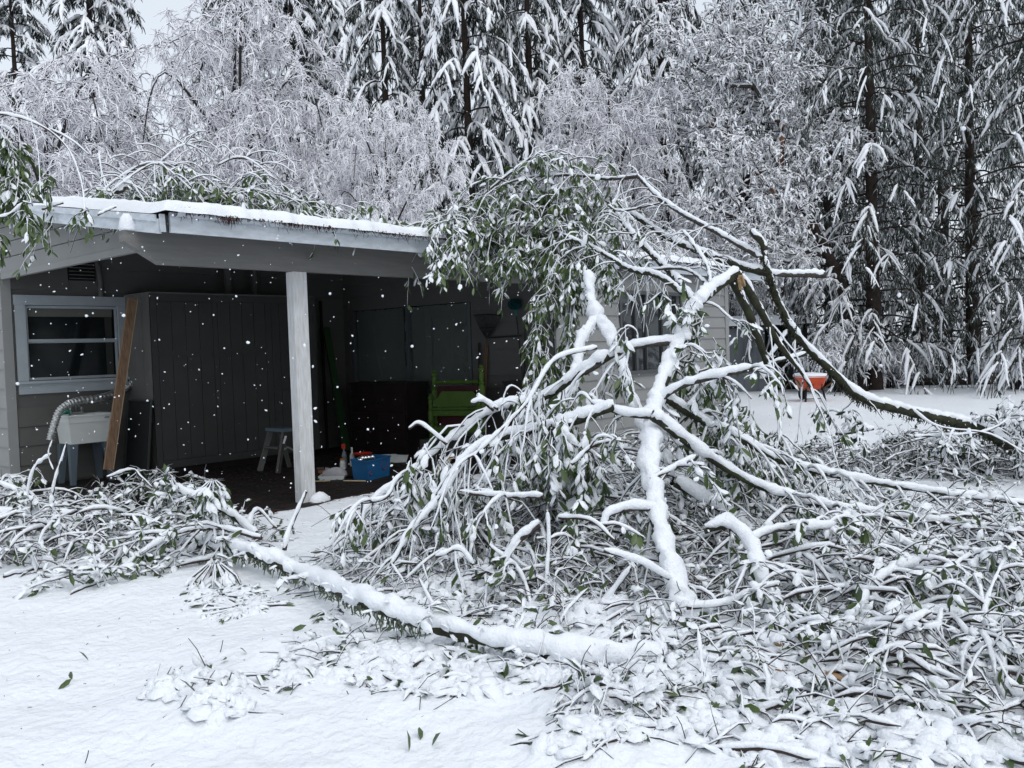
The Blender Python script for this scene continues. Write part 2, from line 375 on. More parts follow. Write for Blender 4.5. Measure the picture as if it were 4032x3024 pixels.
# the long painted beam with its tapered tip
g = Geo(); y0, y1 = YB, YB+.09; x0 = 3.77
V = []
for y in (y0, y1): V += [[x0, y, 2.585], [4.11, y, 2.395], [XD+.5, y, 2.395], [XD+.5, y, 2.70], [x0, y, 2.70]]
g.add(V, [[0, 1, 2, 3, 4], [9, 8, 7, 6, 5]]); g.add(V, [[0, 5, 6, 1], [1, 6, 7, 2], [2, 7, 8, 3], [3, 8, 9, 4], [4, 9, 5, 0]])
g.obj('beam', M['beam'], house)
def snow_cap(name, c, r, parent, seed=1, k=18):
    """small lumpy heap of snow; r=(rx,ry,rz)"""
    th = np.linspace(0, math.pi, 9); ph = np.arange(k)/k*2*np.pi
    T, Pp = np.meshgrid(th, ph, indexing='ij'); n_ = 1+.35*fbm(3*np.sin(T)*np.cos(Pp)+seed, 3*np.sin(T)*np.sin(Pp)+2*np.cos(T), 3, seed)
    V = np.stack([r[0]*np.sin(T)*np.cos(Pp)*n_, r[1]*np.sin(T)*np.sin(Pp)*n_, r[2]*np.maximum(np.cos(T), -.12)*n_], -1).reshape(-1, 3)+np.array(c)
    i = np.arange(len(V)).reshape(T.shape); j = np.roll(i, -1, 1)
    g = Geo(); g.add(V, np.stack([i[:-1], i[1:], j[1:], j[:-1]], -1).reshape(-1, 4)); return g.obj(name, M['snow'], parent, smooth=True)
snow_cap('snow_lump', (3.83, YB+.035, 2.70), (.085, .07, .14), house, 4)
# post
g = Geo(); gbox(g, 5.553, 5.728, YB, YB+.13, -.1, 2.395)
post = g.obj('post', M['post'], house); b = post.modifiers.new('b', 'BEVEL'); b.width = .006; b.segments = 1
snow_cap('drifted_snow', (5.73, YB-.06, -.06), (.13, .08, .12), post, 9)
# gable panel boards (facing left)
nb = 7; ex_ = .187
gab = box('gable_panel', XG+.012, XG+.05, YB+.09, YW, 2.60, 2.72, M['siding'], house)
z = 2.66
k = 0
while z < roof_z(YRIDGE):
    ya = YB+.09 if z+.02 < roof_z(YB+.09) else YEAVE+(z-2.64)/PITCH
    if ya < YRIDGE-.1:
        segs = [(ya, YRIDGE)]
        if k == 1: segs = [(ya, 8.98), (8.985, YRIDGE)]
        for a_, b_ in segs:
            zt = z+ex_-.009; yt = YEAVE+(zt-2.64)/PITCH      # where the roof slope cuts the board
            ol = [(a_, z), (b_, z)]
            if roof_z(b_) >= zt:
                ol.append((b_, zt))
                if yt > a_+.02: ol.append((yt, zt))
                else: ol.append((a_, zt))
                if yt > a_+.02 and roof_z(a_) > z+.01: ol.append((a_, roof_z(a_)))
            else: ol.append((b_, roof_z(b_)))
            n = len(ol); V = [[XG-.016+.010*(zz-z)/ex_, y, zz] for y, zz in ol]+[[XG+.011, y, zz] for y, zz in ol]
            g = Geo(); g.add(V, [list(range(n))]); g.add(V, [[q+n for q in range(n)][::-1]]); g.add(V, [[q, n+q, n+(q+1) % n, (q+1) % n] for q in range(n)]); g.obj('siding_board', M['siding'], gab)
    z += ex_; k += 1
g = Geo(); bar(g, (XG-.02, YB+.09, 2.63), (XG-.02, YW, 2.63), .012, .055); g.obj('lower_trim', M['siding'], house)
g = Geo(); bar(g, (XG-.012, YB+.09, 2.595), (XG-.012, YW, 2.595), .03, .02); g.obj('drip_moulding', M['siding'], house)
part('gable_header', XG+.05, XG+.09, YB+.09, YW, 2.60, 3.0, M['siding'])

def ywall(g, x0, x1, y0, y1, z0, drop=.012):
    """wall along Y whose top follows the underside of the roof"""
    ys_ = [y0]+([YRIDGE] if y0 < YRIDGE < y1 else [])+[y1]; zr = lambda y: float(roof_z(y))-drop
    ol = [(y1, z0), (y0, z0)]+[(y, zr(y)) for y in ys_]; n = len(ol); V = [[x0, y, z] for y, z in ol]+[[x1, y, z] for y, z in ol]
    g.add(V, [list(range(n))]); g.add(V, [[q+n for q in range(n)][::-1]]); g.add(V, [[q, n+q, n+(q+1) % n, (q+1) % n] for q in range(n)])
def lap_boards(axis, c, a0, a1, z0, z1, step, m_, parent, holes=(), zoff=0):
    """lapped siding: axis 'x' = wall along X at y=c facing -Y; 'y' = wall along Y at x=c facing -X; one object per board run"""
    z = z0
    while z < z1-.01:
        zt = min(z+step, z1)
        runs = [(a0, a1)]
        if axis == 'y' and zt > 2.64: runs = [(max(a0, YEAVE+(zt+.02-2.64)/PITCH), min(a1, YRIDGE+(float(roof_z(YRIDGE))-zt-.02)/PITCH))]
        if runs[0][1]-runs[0][0] < .05: z = zt; continue
        for (h0, h1, hz0, hz1) in holes:
            if hz0 < zt-.01 and hz1 > z+.01:
                nr = []
                for r0, r1 in runs:
                    if h1 <= r0 or h0 >= r1: nr.append((r0, r1)); continue
                    if h0-r0 > .01: nr.append((r0, h0))
                    if r1-h1 > .01: nr.append((h1, r1))
                runs = nr
        for r0, r1 in runs:
            g = Geo(); V = []
            for a in (r0, r1):
                sec = [(-.026, z), (-.001, z), (-.001, zt-.003), (-.008, zt-.003)]
                V += [[a, c+d, zz] if axis == 'x' else [c+d, a, zz] for d, zz in sec]
            F = [[0, 1, 2, 3], [7, 6, 5, 4], [0, 4, 5, 1], [1, 5, 6, 2], [2, 6, 7, 3], [3, 7, 4, 0]]
            g.add(V, F if axis == 'y' else [f[::-1] for f in F]); g.obj('siding_board', m_, parent)
        z = zt
# back wall of the carport with window 1
wx0, wx1, wz0, wz1 = 4.50, 5.69, 1.30, 2.275
bw = Geo()
for b_ in ((XG+.101, wx0, -.1, 3.38), (wx1, XD-.001, -.1, 3.38), (wx0, wx1, -.1, wz0), (wx0, wx1, wz1, 3.38)): gbox(bw, b_[0], b_[1], YW, YW+.1, b_[2], b_[3])
bwall = bw.obj('back_wall', M['siding_shaded'], house)
lap_boards('x', YW, XG+.10, XD, -.02, 2.45, .247, M['siding_shaded'], bwall, [(4.36, 5.79, 1.13, 2.42)])
lap_boards('x', YW, XG+.05, XD, 2.47, 3.36, .297, M['siding_shaded'], bwall, [(5.05, 5.42, 2.60, 2.86)])
part('corner_board', XG-.03, XG+.09, YW-.03, YW-.001, -.1, 2.60, M['siding'])
sw_ = Geo(); ywall(sw_, XG-.001, XG+.10, YW+.002, 17.2, -.1); swall = sw_.obj('side_wall', M['siding'], house)
lap_boards('y', XG-.001, YW+.005, 17.2, -.02, 2.6, .247, M['siding'], swall, [])
# window 1
def window_x(c, x0, x1, z0, z1, cas, m_, label=None):
    w = box('window', x0-.0, x1, c+.055, c+.07, z0, z1, M['glass'], house)
    q = c-.036
    box('head_casing', x0-cas-.01, x1+cas+.01, q-.004, c-.001, z1, z1+cas, m_, w)
    box('side_casing', x0-cas, x0, q, c-.001, z0-.0, z1-.001, m_, w)
    box('side_casing', x1, x1+cas-.02, q, c-.001, z0-.0, z1-.001, m_, w)
    return w, q
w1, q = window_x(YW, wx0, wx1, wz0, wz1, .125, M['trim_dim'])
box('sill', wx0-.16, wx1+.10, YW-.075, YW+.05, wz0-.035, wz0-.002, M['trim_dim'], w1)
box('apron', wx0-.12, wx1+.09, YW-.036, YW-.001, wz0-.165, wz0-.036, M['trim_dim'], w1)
for nm, z0, z1, yy in (('upper_sash', 1.80, 2.27, .02), ('lower_sash', 1.305, 1.82, .035)):
    g = Geo(); f = .035; y0 = YW+yy-.015; y1 = YW+yy
    gbox(g, wx0+.002, wx0+f, y0, y1, z0, z1); gbox(g, wx1-f, wx1-.002, y0, y1, z0, z1)
    gbox(g, wx0+f, wx1-f, y0, y1, z0, z0+f); gbox(g, wx0+f, wx1-f, y0, y1, z1-f, z1); g.obj(nm, M['trim_dim'], w1)
box('roller_blind', wx0+.04, wx1-.05, YW+.045, YW+.054, 2.13, 2.235, mat('blind_cloth', (.12, .125, .11), .9), w1)
box('curtain', wx1-.15, wx1-.06, YW+.045, YW+.053, 1.34, 2.128, mat('side_curtain', (.035, .034, .032), .9), w1)
# louvred vent high in the back wall, conduit
g = Geo(); gbox(g, 5.06, 5.41, YW-.02, YW+.0, 2.61, 2.85); vent = g.obj('vent', M['black'], house)
for k in range(5): box('louvre', 5.07, 5.40, YW-.04, YW-.022, 2.63+k*.047, 2.642+k*.047, M['siding_shaded'], vent)
g = Geo(); V, Q = tubes([[5.46, YW-.06, 2.40], [5.46, YW-.06, 2.6], [5.44, YW-.06, 2.8], [5.44, YW-.02, 2.86]], .035, 10); g.add(V, Q); g.obj('conduit', M['siding_shaded'], house, smooth=True)
for xx, rr in ((7.30, .06), (7.75, .045)):
    g = Geo(); V, Q = tubes([[xx, YW-.2, 2.42], [xx, YW-.2, 3.3]], rr, 12); g.add(V, Q); g.obj('vent_pipe', M['siding_shaded'], house, smooth=True)
# rafters below the ceiling
for k in range(9):
    xx = 4.7+k*.61
    slope_board('rafter', xx, xx+.045, YB+.09, YW, -.14, -.001, M['ceiling'])
# door wall (right side of the carport)
dy0, dy1, dz1 = 9.212, 12.004, 2.235
dw = Geo()
ywall(dw, XD, XD+.12, YF, dy0, -.1); ywall(dw, XD, XD+.12, dy1, YW, -.1); ywall(dw, XD, XD+.12, dy0, dy1, dz1); gbox(dw, XD, XD+.12, dy0, dy1, -.1, .16)
dwall = dw.obj('door_wall', M['siding_shaded'], house)
lap_boards('y', XD, YF+.03, YW-.03, .0, 3.2, .19, M['siding_shaded'], dwall, [(dy0-.03, dy1+.03, .16, dz1+.06)])
sd = box('sliding_door', XD+.012, XD+.03, dy0-.03, dy1+.03, dz1, dz1+.05, M['frame_dark'], house)
ym = on_x(1605, 1300, XD)[1]
for a_ in (dy0, ym-.03, dy1-.06): box('door_frame', XD-.02, XD+.05, a_, a_+.06, .20, dz1-.002, M['frame_dark'], sd)
box('door_track', XD-.04, XD+.05, dy0, dy1, .161, .20, M['frame_dark'], sd)
ysl0, ysl1 = on_x(1604, 1400, XD)[1], on_x(1583, 1400, XD)[1]
box('curtain_panel', XD+.07, XD+.085, ysl1+.0, dy1-.06, .22, dz1-.01, M['curtain'], sd)
box('curtain_panel', XD+.07, XD+.085, dy0+.06, ysl0-.02, .22, dz1-.01, M['curtain'], sd)
for a_, b_ in ((dy0+.06, ym-.03), (ym+.03, dy1-.06)): box('pane', XD+.02, XD+.026, a_+.001, b_-.001, .201, dz1-.003, M['pane'], sd)
ysj = on_x(1693, 1400, XD)[1]
box('curtain_edge', XD+.062, XD+.069, ysj-.015, ysj+.015, .22, dz1-.2, M['frame_dark'], sd)
box('door_handle', XD-.04, XD-.021, ym-.10, ym-.07, 1.28, 1.36, M['frame_dark'], sd)
box('slot_valance', XD+.071, XD+.086, ysl0-.019, ysl1-.001, 2.0, dz1-.012, M['mahogany'], sd)
box('slot_blind', XD+.07, XD+.085, ysl0-.019, ysl1-.001, .22, 1.30, M['curtain'], sd)
box('door_step', XD-.26, XD-.042, 9.9, 11.0, -.04, .17, mat('concrete_step', (.10, .105, .10), .85, .1, 8), house)
# front wall to the right with window 2
X20, X21 = 11.25, 12.83; Z20, Z21 = 1.06, 2.21
p0 = on_y(2440, 1155, YF); p1 = on_y(2672, 1160, YF); pz = on_y(2480, 1462, YF)
X20, X21, Z21, Z20 = p0[0], p1[0], p0[2], pz[2]
fw = Geo()
gbox(fw, XD+.12, X20, YF, YF+.12, -.15, 2.64); gbox(fw, X21, XE, YF, YF+.12, -.15, 2.64); gbox(fw, X20, X21, YF, YF+.12, -.15, Z20); gbox(fw, X20, X21, YF, YF+.12, Z21, 2.64)
fwall = fw.obj('front_wall', M['siding'], house)
lap_boards('x', YF, XD+.12, XE, -.1, 2.62, .187, M['siding'], fwall, [(X20-.06, X21+.06, Z20-.06, Z21+.06)])
part('corner_board', XD-.03, XD+.11, YF-.032, YF-.001, -.1, 2.62, M['siding'])
part('corner_board', XE-.10, XE+.02, YF-.034, YF-.0005, -.1, 2.62, M['siding'])
w2 = box('window', X20, X21, YF+.05, YF+.065, Z20, Z21, mat('reflecting_glass', (.05, .055, .06), .03, spec=1.0, metal=.55), house)
for nm, a in (('side_casing', (X20-.05, X20, YF-.036, YF-.001, Z20, Z21)), ('side_casing', (X21, X21+.05, YF-.036, YF-.001, Z20, Z21)), ('head_casing', (X20-.05, X21+.05, YF-.038, YF-.001, Z21, Z21+.05)), ('sill', (X20-.06, X21+.06, YF-.06, YF-.001, Z20-.05, Z20)),
              ('mullion', (X20+.42, X20+.48, YF+.01, YF+.045, Z20, Z21)), ('mullion', (X21-.5, X21-.44, YF+.01, YF+.045, Z20, Z21)), ('mullion', (X20+.72, X20+.745, YF+.011, YF+.044, Z20, Z21))):
    box(nm, *a, mat('dark_window_frame', (.07, .075, .078), .6), w2)
# east and north walls; the far window that shows as a bright slit through the door
e0, e1 = on_x(1570, 1290, XE), on_x(1625, 1470, XE)
ey0, ey1, ez0, ez1 = min(e0[1], e1[1])-.1, max(e0[1], e1[1])+.1, e1[2]-.02, e0[2]+.05
ew = Geo()
ywall(ew, XE-.1, XE, YF+.12, ey0, -.1); ywall(ew, XE-.1, XE, ey1, 17.2, -.1); gbox(ew, XE-.1, XE, ey0, ey1, -.1, ez0); ywall(ew, XE-.1, XE, ey0, ey1, ez1)
ew.obj('east_wall', M['siding'], house)
part('north_wall', XG, XE, 17.2, 17.3, -.1, 2.62, M['siding'])
part('inner_floor', XD+.12, XE-.1, YF+.12, 17.2, -.05, .16, M['dresser'])
box('window_bar', XE-.08, XE-.05, ey0, ey1, (ez0+ez1)/2-.02, (ez0+ez1)/2+.01, M['trim'], house)

# a second low roof behind
ob = thing('outbuilding', 'low outbuilding behind the carport, only its snowy roof showing over the eave', 'outbuilding', (9, 19.5, 0))
p = at(1400, 832, 21); q1 = at(1190, 870, 20); q2 = at(1600, 905, 21)
g = Geo(); zc = p[2]; cx, cy = p[0], p[1]
V = [[cx-2.6, cy-1.6, zc-.75], [cx+2.6, cy-1.6, zc-.75], [cx+2.6, cy+2, zc-.75], [cx-2.6, cy+2, zc-.75], [cx-1.0, cy, zc], [cx+1.0, cy, zc]]
g.add(V, [[0, 1, 5, 4], [2, 3, 4, 5]]); g.add(V, [[1, 2, 5], [3, 0, 4]]); g.add(V, [[3, 2, 1, 0]]); g.obj('roof_snow', M['snow'], ob)
g = Geo(); gbox(g, cx-2.55, cx+2.55, cy-1.55, cy+1.95, zc-.83, zc-.76); g.obj('roof_edge', M['rust'], ob)
g = Geo(); gbox(g, cx-2.3, cx+2.3, cy-1.3, cy+1.7, -.1, zc-.831); g.obj('wall', M['shed'], ob)
# ------------------------------------------------------------------ the cabinet in the carport
CX0, CX1, CY, CZ0, CZ1 = 5.79, 8.44, 11.474, .05, 2.41
cab = thing('storage_cabinet', 'long grey painted plywood cabinet along the back wall of the carport', 'cabinet', (7.1, 11.8, 0))
def cb(name, *a, **k): return box(name, *a, cab, **k)
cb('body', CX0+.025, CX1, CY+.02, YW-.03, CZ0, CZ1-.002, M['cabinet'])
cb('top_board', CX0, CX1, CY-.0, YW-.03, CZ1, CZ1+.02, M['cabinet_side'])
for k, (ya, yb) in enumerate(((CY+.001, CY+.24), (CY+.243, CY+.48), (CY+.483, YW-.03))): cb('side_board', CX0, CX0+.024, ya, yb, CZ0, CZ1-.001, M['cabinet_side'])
def cx(px_, py_=1500): return on_y(px_, py_, CY)[0]
def cz(px_, py_): return on_y(px_, py_, CY)[2]
XA, XB, XC_, XD_ = CX0+.09, cx(838, 1300), cx(852, 1300), cx(1045, 1300)
zmid = 1.62
fr = CY+.019
cb('stile', CX0, XA-.004, CY, fr, CZ0, CZ1-.001, M['cabinet']); cb('stile', XB+.004, XC_+.02, CY, fr, CZ0, CZ1-.001, M['cabinet'])
cb('top_rail', XA-.003, XB+.003, CY, fr, CZ1-.10, CZ1-.001, M['cabinet']); cb('top_rail', XC_+.021, CX1-.1, CY, fr, CZ1-.10, CZ1-.001, M['cabinet'])
cb('bottom_rail', XA-.003, XB+.003, CY, fr, CZ0, CZ0+.10, M['cabinet']); cb('bottom_rail', XC_+.021, CX1-.1, CY, fr, CZ0, CZ0+.10, M['cabinet'])
cb('stile', XD_+.005, XD_+.10, CY, fr, CZ0+.101, CZ1-.101, M['cabinet']); cb('stile', CX1-.099, CX1, CY, fr, CZ0, CZ1-.001, M['cabinet'])
def door(x0, x1, z0, z1, n):
    d = box('cabinet_door', x0, x1, CY+.008, CY+.018, z0, z1, M['cabinet'], cab)
    w = (x1-x0)/n
    for k in range(n): box('board', x0+k*w+.0035, x0+(k+1)*w-.0035, CY-.004, CY+.0075, z0+.002, z1-.002, M['cabinet'], d)
    return d
door(XA, XB, zmid+.02, CZ1-.105, 4); door(XA, XB, CZ0+.105, zmid-.06, 4)
door(XC_+.025, XD_, zmid+.02, CZ1-.105, 4); door(XC_+.025, XD_, CZ0+.105, zmid-.06, 4)
door(XD_+.105, CX1-.105, zmid-.6, CZ1-.105, 5); door(XD_+.105, CX1-.105, CZ0+.105, zmid-.62, 5)
cb('plinth', CX0+.05, CX1-.05, CY+.06, YW-.03, -.05, CZ0-.001, M['dresser'])

# ------------------------------------------------------------------ utility sink
YS = 11.72
sx0, sx1 = on_y(268, 1625, YS)[0], on_y(442, 1628, YS)[0]; zt = .845
sink = thing('utility_sink', 'pale plastic laundry sink on four legs under the carport window', 'sink', ((sx0+sx1)/2, YS+.2, 0))
def taper(g, x0, x1, y0, y1, z0, z1, dx, dy, mi=0):
    V = boxV(x0, x1, y0, y1, z0, z1); V[0] += (dx, dy, 0); V[1] += (-dx, dy, 0); V[2] += (-dx, -dy, 0); V[3] += (dx, -dy, 0)
    return g.add(V, QB, mi)
g = Geo(); taper(g, sx0+.012, sx1-.012, YS+.012, YS+.42, .475, zt-.10, .022, .02); g.obj('basin', M['plastic_w'], sink)
g = Geo()
for a_ in ((sx0, sx1, YS, YS+.03), (sx0, sx1, YS+.40, YS+.43), (sx0, sx0+.03, YS+.03, YS+.40), (sx1-.03, sx1, YS+.03, YS+.40)): gbox(g, *a_, zt-.10, zt)
gbox(g, sx0-.015, sx1+.015, YS-.018, YS+.001, zt-.02, zt+.004); gbox(g, sx0-.015, sx0, YS, YS+.43, zt-.02, zt+.004); gbox(g, sx1, sx1+.015, YS, YS+.43, zt-.02, zt+.004)
rim = g.obj('rim', M['plastic_w'], sink)
for sx_, sy_ in ((0, 0), (1, 0), (0, 1), (1, 1)):
    g = Geo(); xa = sx0+.06 if sx_ == 0 else sx1-.06; ya = YS+.06 if sy_ == 0 else YS+.36
    xb = xa+(-.03 if sx_ == 0 else .03); yb = ya+(-.03 if sy_ == 0 else .03)
    V = []
    for (x, y, z, w) in ((xa, ya, .474, .05), (xb, yb, -.045, .028)): V += [[x-w, y-w, z], [x+w, y-w, z], [x+w, y+w, z], [x-w, y+w, z]]
    g.add(V, QB); g.obj('leg', M['sink_leg'], sink)
box('label_strip', sx1-.11, sx1-.05, YS-.0195, YS-.0185, zt-.055, zt-.045, M['tool_dark'], sink)
g = Geo(); fx = (sx0+sx1)/2-.03; fy = YS+.36
gbox(g, fx-.09, fx+.09, fy-.02, fy+.03, zt, zt+.025); V, Q = tubes([[fx, fy, zt+.02], [fx, fy, zt+.13], [fx, fy-.06, zt+.14], [fx, fy-.12, zt+.09]], .012, 8); g.add(V, Q)
for s_ in (-.07, .07): lathe(g, [(.0, .07), (.018, .068), (.022, .04), (.014, .02), (.014, 0)], (fx+s_, fy, zt+.02), 10)
g.obj('tap', M['metal'], sink, smooth=False)
g = Geo(); V, Q = tubes(smooth_path([[sx0+.10, YS+.2, zt-.06], [sx0+.09, YS+.19, zt+.03], [sx0+.05, YS+.17, zt+.055], [sx0+.01, YS+.2, zt+.02], [sx0+.02, YS+.3, zt-.05]], 16), .013, 8); g.add(V, Q)
g.obj('hose', mat('green_hose', (.02, .30, .20), .5), sink, smooth=True)

# flexible foil duct from the wall behind the sink
duct = Geo(); D0 = [on_y(520, 1510, YW-.1), on_y(480, 1535, YW-.12), on_y(400, 1565, YW-.35), on_y(300, 1580, YW-.5), on_y(240, 1612, YW-.55), on_y(215, 1670, YW-.55), on_y(198, 1733, YW-.55)]
pth = smooth_path(D0, 150); rr = np.where(np.arange(150) % 4 < 2, .050, .041)
V, Q = tubes(pth, rr[None], 14, .03); duct.add(V, Q); o = duct.obj('flexible_duct', M['foil'])
tag(o, 'silver corrugated foil duct drooping over the laundry sink', 'duct')
# planks
def leaning(name, label, cat, pb, ptp, w, t, mt, mt2=None, parent=None):
    g = Geo(); bar(g, pb, ptp, w, t, 0, (0, -1, 0)); o = g.obj(name, [mt], parent)
    return tag(o, label, cat) if parent is None else o
pb = on_y(425, 1850, 11.40); pt_ = on_y(522, 1177, 11.62)
pl = thing('leaning_plank', 'new orange brown plank leaning against the cabinet beside the sink', 'plank', tuple(pb))
g = Geo(); bar(g, pb, pt_, .115, .035, 0, (0, -1, 0)); g.obj('face', M['plank'], pl)
g = Geo(); off = np.array([.063, 0, 0]); bar(g, np.array(pb)+off, np.array(pt_)+off, .009, .036, 0, (0, -1, 0)); g.obj('sapwood_edge', M['plank_edge'], pl)
# dark screen leaning on the cabinet side
scr = thing('window_screen', 'dark framed insect screen leaning in the corner beside the cabinet', 'screen', (5.6, 11.4, 0))
q0, q1, q2, q3 = on_x(528, 1560, 5.72), on_x(598, 1580, 5.72), on_x(575, 1850, 5.66), on_x(505, 1850, 5.66)
g = Geo(); y0_, y1_ = 11.45, 12.1
V = [[5.66, y0_, -.04], [5.66, y1_, -.04], [5.765, y1_, .98], [5.765, y0_, .98], [5.64, y0_, -.04], [5.64, y1_, -.04], [5.745, y1_, .98], [5.745, y0_, .98]]
g.add(V, QB); g.obj('mesh', mat('insect_mesh', (.018, .02, .02), .7), scr)
g = Geo()
for a_, b_ in ((V[4], V[5]), (V[5], V[6]), (V[6], V[7]), (V[7], V[4])): bar(g, np.array(a_)-(.006, 0, 0), np.array(b_)-(.006, 0, 0), .02, .02)
g.obj('frame', mat('screen_frame', (.05, .055, .055), .5), scr)

# ------------------------------------------------------------------ step ladder behind the post
lad = thing('step_ladder', 'small grey wooden step ladder standing between cabinet and white post', 'ladder', (7.4, 10.3, 0))
YL = 10.3
def ly(x, y, Y=YL): return on_y(x, y, Y)
tl, tr = ly(1118, 1700), ly(1150, 1700); zT = tl[2]
xl, xr = ly(1078, 1875), ly(1190, 1875)
g = Geo(); bar(g, (tl[0], YL, zT), (xl[0], YL-.10, -.045), .035, .075); g.obj('front_leg', mat('ladder_wood', (.085, .075, .07), .7), lad)
g = Geo(); bar(g, (tl[0], YL+.32, zT), (xl[0]+.02, YL+.36, -.045), .035, .07); g.obj('front_leg', M['cabinet_side'], lad)
g = Geo(); bar(g, (tr[0]+.02, YL, zT), (xr[0]+.05, YL-.06, -.045), .03, .06); g.obj('rear_leg', mat('ladder_rear', (.11, .065, .05), .7), lad)
g = Geo(); bar(g, (tr[0]+.02, YL+.32, zT), (xr[0]+.05, YL+.36, -.045), .03, .06); g.obj('rear_leg', M['cabinet_side'], lad)
g = Geo(); gbox(g, tl[0]-.05, tr[0]+.06, YL-.05, YL+.37, zT, zT+.045); g.obj('top_step', M['sink_leg'], lad)
box('step', tl[0]-.11, tl[0]+.02, YL+.0, YL+.30, .27, .29, M['cabinet_side'], lad)
c_ = ly(1133, 1760); a_ = ly(1105, 1778); b_ = ly(1165, 1778)
g = Geo(); bar(g, a_, c_, .012, .022); bar(g, c_, b_, .012, .022); g.obj('spreader', M['metal'], lad)
g = Geo(); l0 = np.array(ly(1119, 1716, YL-.05)); l1 = np.array(ly(1109, 1746, YL-.06)); bar(g, l0+(0, -.04, 0), l1+(0, -.045, 0), .034, .004); g.obj('sticker', M['plastic_dim'], lad)

# ------------------------------------------------------------------ things along the back, past the cabinet
gb = thing('leaning_board', 'long dark green board leaning in the corner behind the bins', 'board', tuple(on_z(1350, 1700, 0)))
b0, b1 = on_y(1360, 1640, 11.6), on_y(1283, 1290, 12.05)
g = Geo(); bar(g, (b0[0], b0[1], -.04), b1, .13, .04, 0, (0, -1, 0)); g.obj('board', M['green_dark'], gb)
g = Geo(); b2 = on_y(1262, 1185, 12.12); bar(g, (b0[0]-.12, b0[1]+.35, -.04), b2, .035, .03, 0, (0, -1, 0)); o = g.obj('thin_pole', M['dresser']); tag(o, 'thin dark pole leaning in the far corner of the carport', 'pole')
# black dresser / wood heap in front of the door
d0 = on_x(1380, 1506, XD-.5); d1 = on_x(1598, 1508, XD-.5)
dr = thing('dark_chest', 'near black chest standing in front of the left glass door', 'chest', (XD-.3, (d0[1]+d1[1])/2, 0))
ya_, yb_ = sorted((d0[1], d1[1]))
box('carcass', XD-.5, XD-.08, ya_, yb_, -.04, d0[2]-.03, M['dresser'], dr)
box('top', XD-.53, XD-.06, ya_-.02, yb_+.02, d0[2]-.029, d0[2], M['dresser'], dr)
for k in range(3):
    dw_ = box('drawer', XD-.515, XD-.501, ya_+.03, yb_-.03, .04+k*.29, .29+k*.29, M['dresser'], dr)
    box('knob', XD-.53, XD-.516, (ya_+yb_)/2-.02, (ya_+yb_)/2+.02, .15+k*.29, .18+k*.29, M['tool_dark'], dw_)
# shelf goods: blue basket, white bucket, jug, bottles
def gz(x, y): return on_z(x, y, -.045)
def bucket(name, label, cat, px_, pyb, wpx, hpx, mt, z0=-.045, flare=1.12):
    b = on_z(px_, pyb, z0); D = np.dot(b-CAM, AX[2]); r = wpx/2/FPX*D; h = hpx/FPX*D
    t_ = thing(name, label, cat, tuple(b)); g = Geo(); r0 = r/flare
    lathe(g, [(0, 0), (r0, 0), (r*.985, h*.82), (r*1.0, h), (r*.93, h), (r0*.92, .02), (0, .02)], b, 24); g.obj('body', mt, t_, smooth=False)
    return t_, b, r, h
bk, b, r, h = bucket('plastic_bucket', 'white plastic bucket with wire handle beside the dark chest', 'bucket', 1400, 1742, 72, 94, M['plastic_dim'])
for zz in (.80, .90): g = Geo(); lathe(g, [(r*.96, zz*h), (r*1.05, zz*h), (r*1.05, zz*h+.012), (r*.96, zz*h+.012)], b, 24); g.obj('rib', M['plastic_dim'], bk)
g = Geo(); sdx = AX[0]*r*1.03; V, Q = tubes(smooth_path([b+sdx*-1+(0, 0, h*.85), b+sdx*-.6+np.array([-.06, -.08, h*.55]), b+np.array([-.11, -.11, h*.36]), b+sdx*.6+np.array([-.06, -.08, h*.55]), b+sdx+(0, 0, h*.85)], 20), .004, 5); g.add(V, Q); g.obj('handle', M['tool_dark'], bk)
g = Geo(); jb = gz(1351, 1738); D = np.dot(jb-CAM, AX[2]); s_ = D/FPX
jug = thing('bleach_jug', 'white jug with a yellow label left of the white bucket', 'jug', tuple(jb))
taper(g, jb[0]-19*s_, jb[0]+19*s_, jb[1]-.05, jb[1]+.05, jb[2], jb[2]+48*s_, 0, 0); g.obj('body', M['plastic_dim'], jug)
g = Geo(); lathe(g, [(19*s_, 48*s_), (16*s_, 56*s_), (7*s_, 62*s_), (7*s_, 70*s_), (0, 70*s_)], jb, 14); g.obj('neck', M['plastic_dim'], jug)
g = Geo(); gbox(g, jb[0]-4*s_, jb[0]+16*s_, jb[1]-.053, jb[1]-.0505, jb[2]+8*s_, jb[2]+40*s_); g.obj('label', M['yellow_lab'], jug)
sb = gz(1320, 1725)
bb0 = on_y(1288, 1670, sb[1]+.1); bb1 = on_y(1390, 1625, sb[1]+.1)
bas = thing('blue_basket', 'dim navy plastic basket on top of boxes in the back corner', 'basket', (bb0[0]+.2, sb[1]+.1, bb0[2]))
g = Geo(); taper(g, bb0[0], bb1[0], sb[1]+.05, sb[1]+.35, bb0[2], bb1[2], .03, .03); g.obj('body', M['blue_dark'], bas)
g = Geo(); gbox(g, bb0[0]-.012, bb1[0]+.012, sb[1]+.035, sb[1]+.365, bb1[2], bb1[2]+.015); g.obj('rim', M['blue_dark'], bas)
bx = thing('cardboard_box', 'dark box under the navy basket', 'box', (bb0[0]+.2, sb[1]+.2, 0)); box('body', bb0[0]+.05, bb1[0]-.05, sb[1]+.12, sb[1]+.36, -.045, bb0[2]-.002, M['dresser'], bx); box('flap', bb0[0]+.04, bb1[0]-.04, sb[1]+.10, sb[1]+.119, .12, bb0[2]-.004, M['soil'], bx)
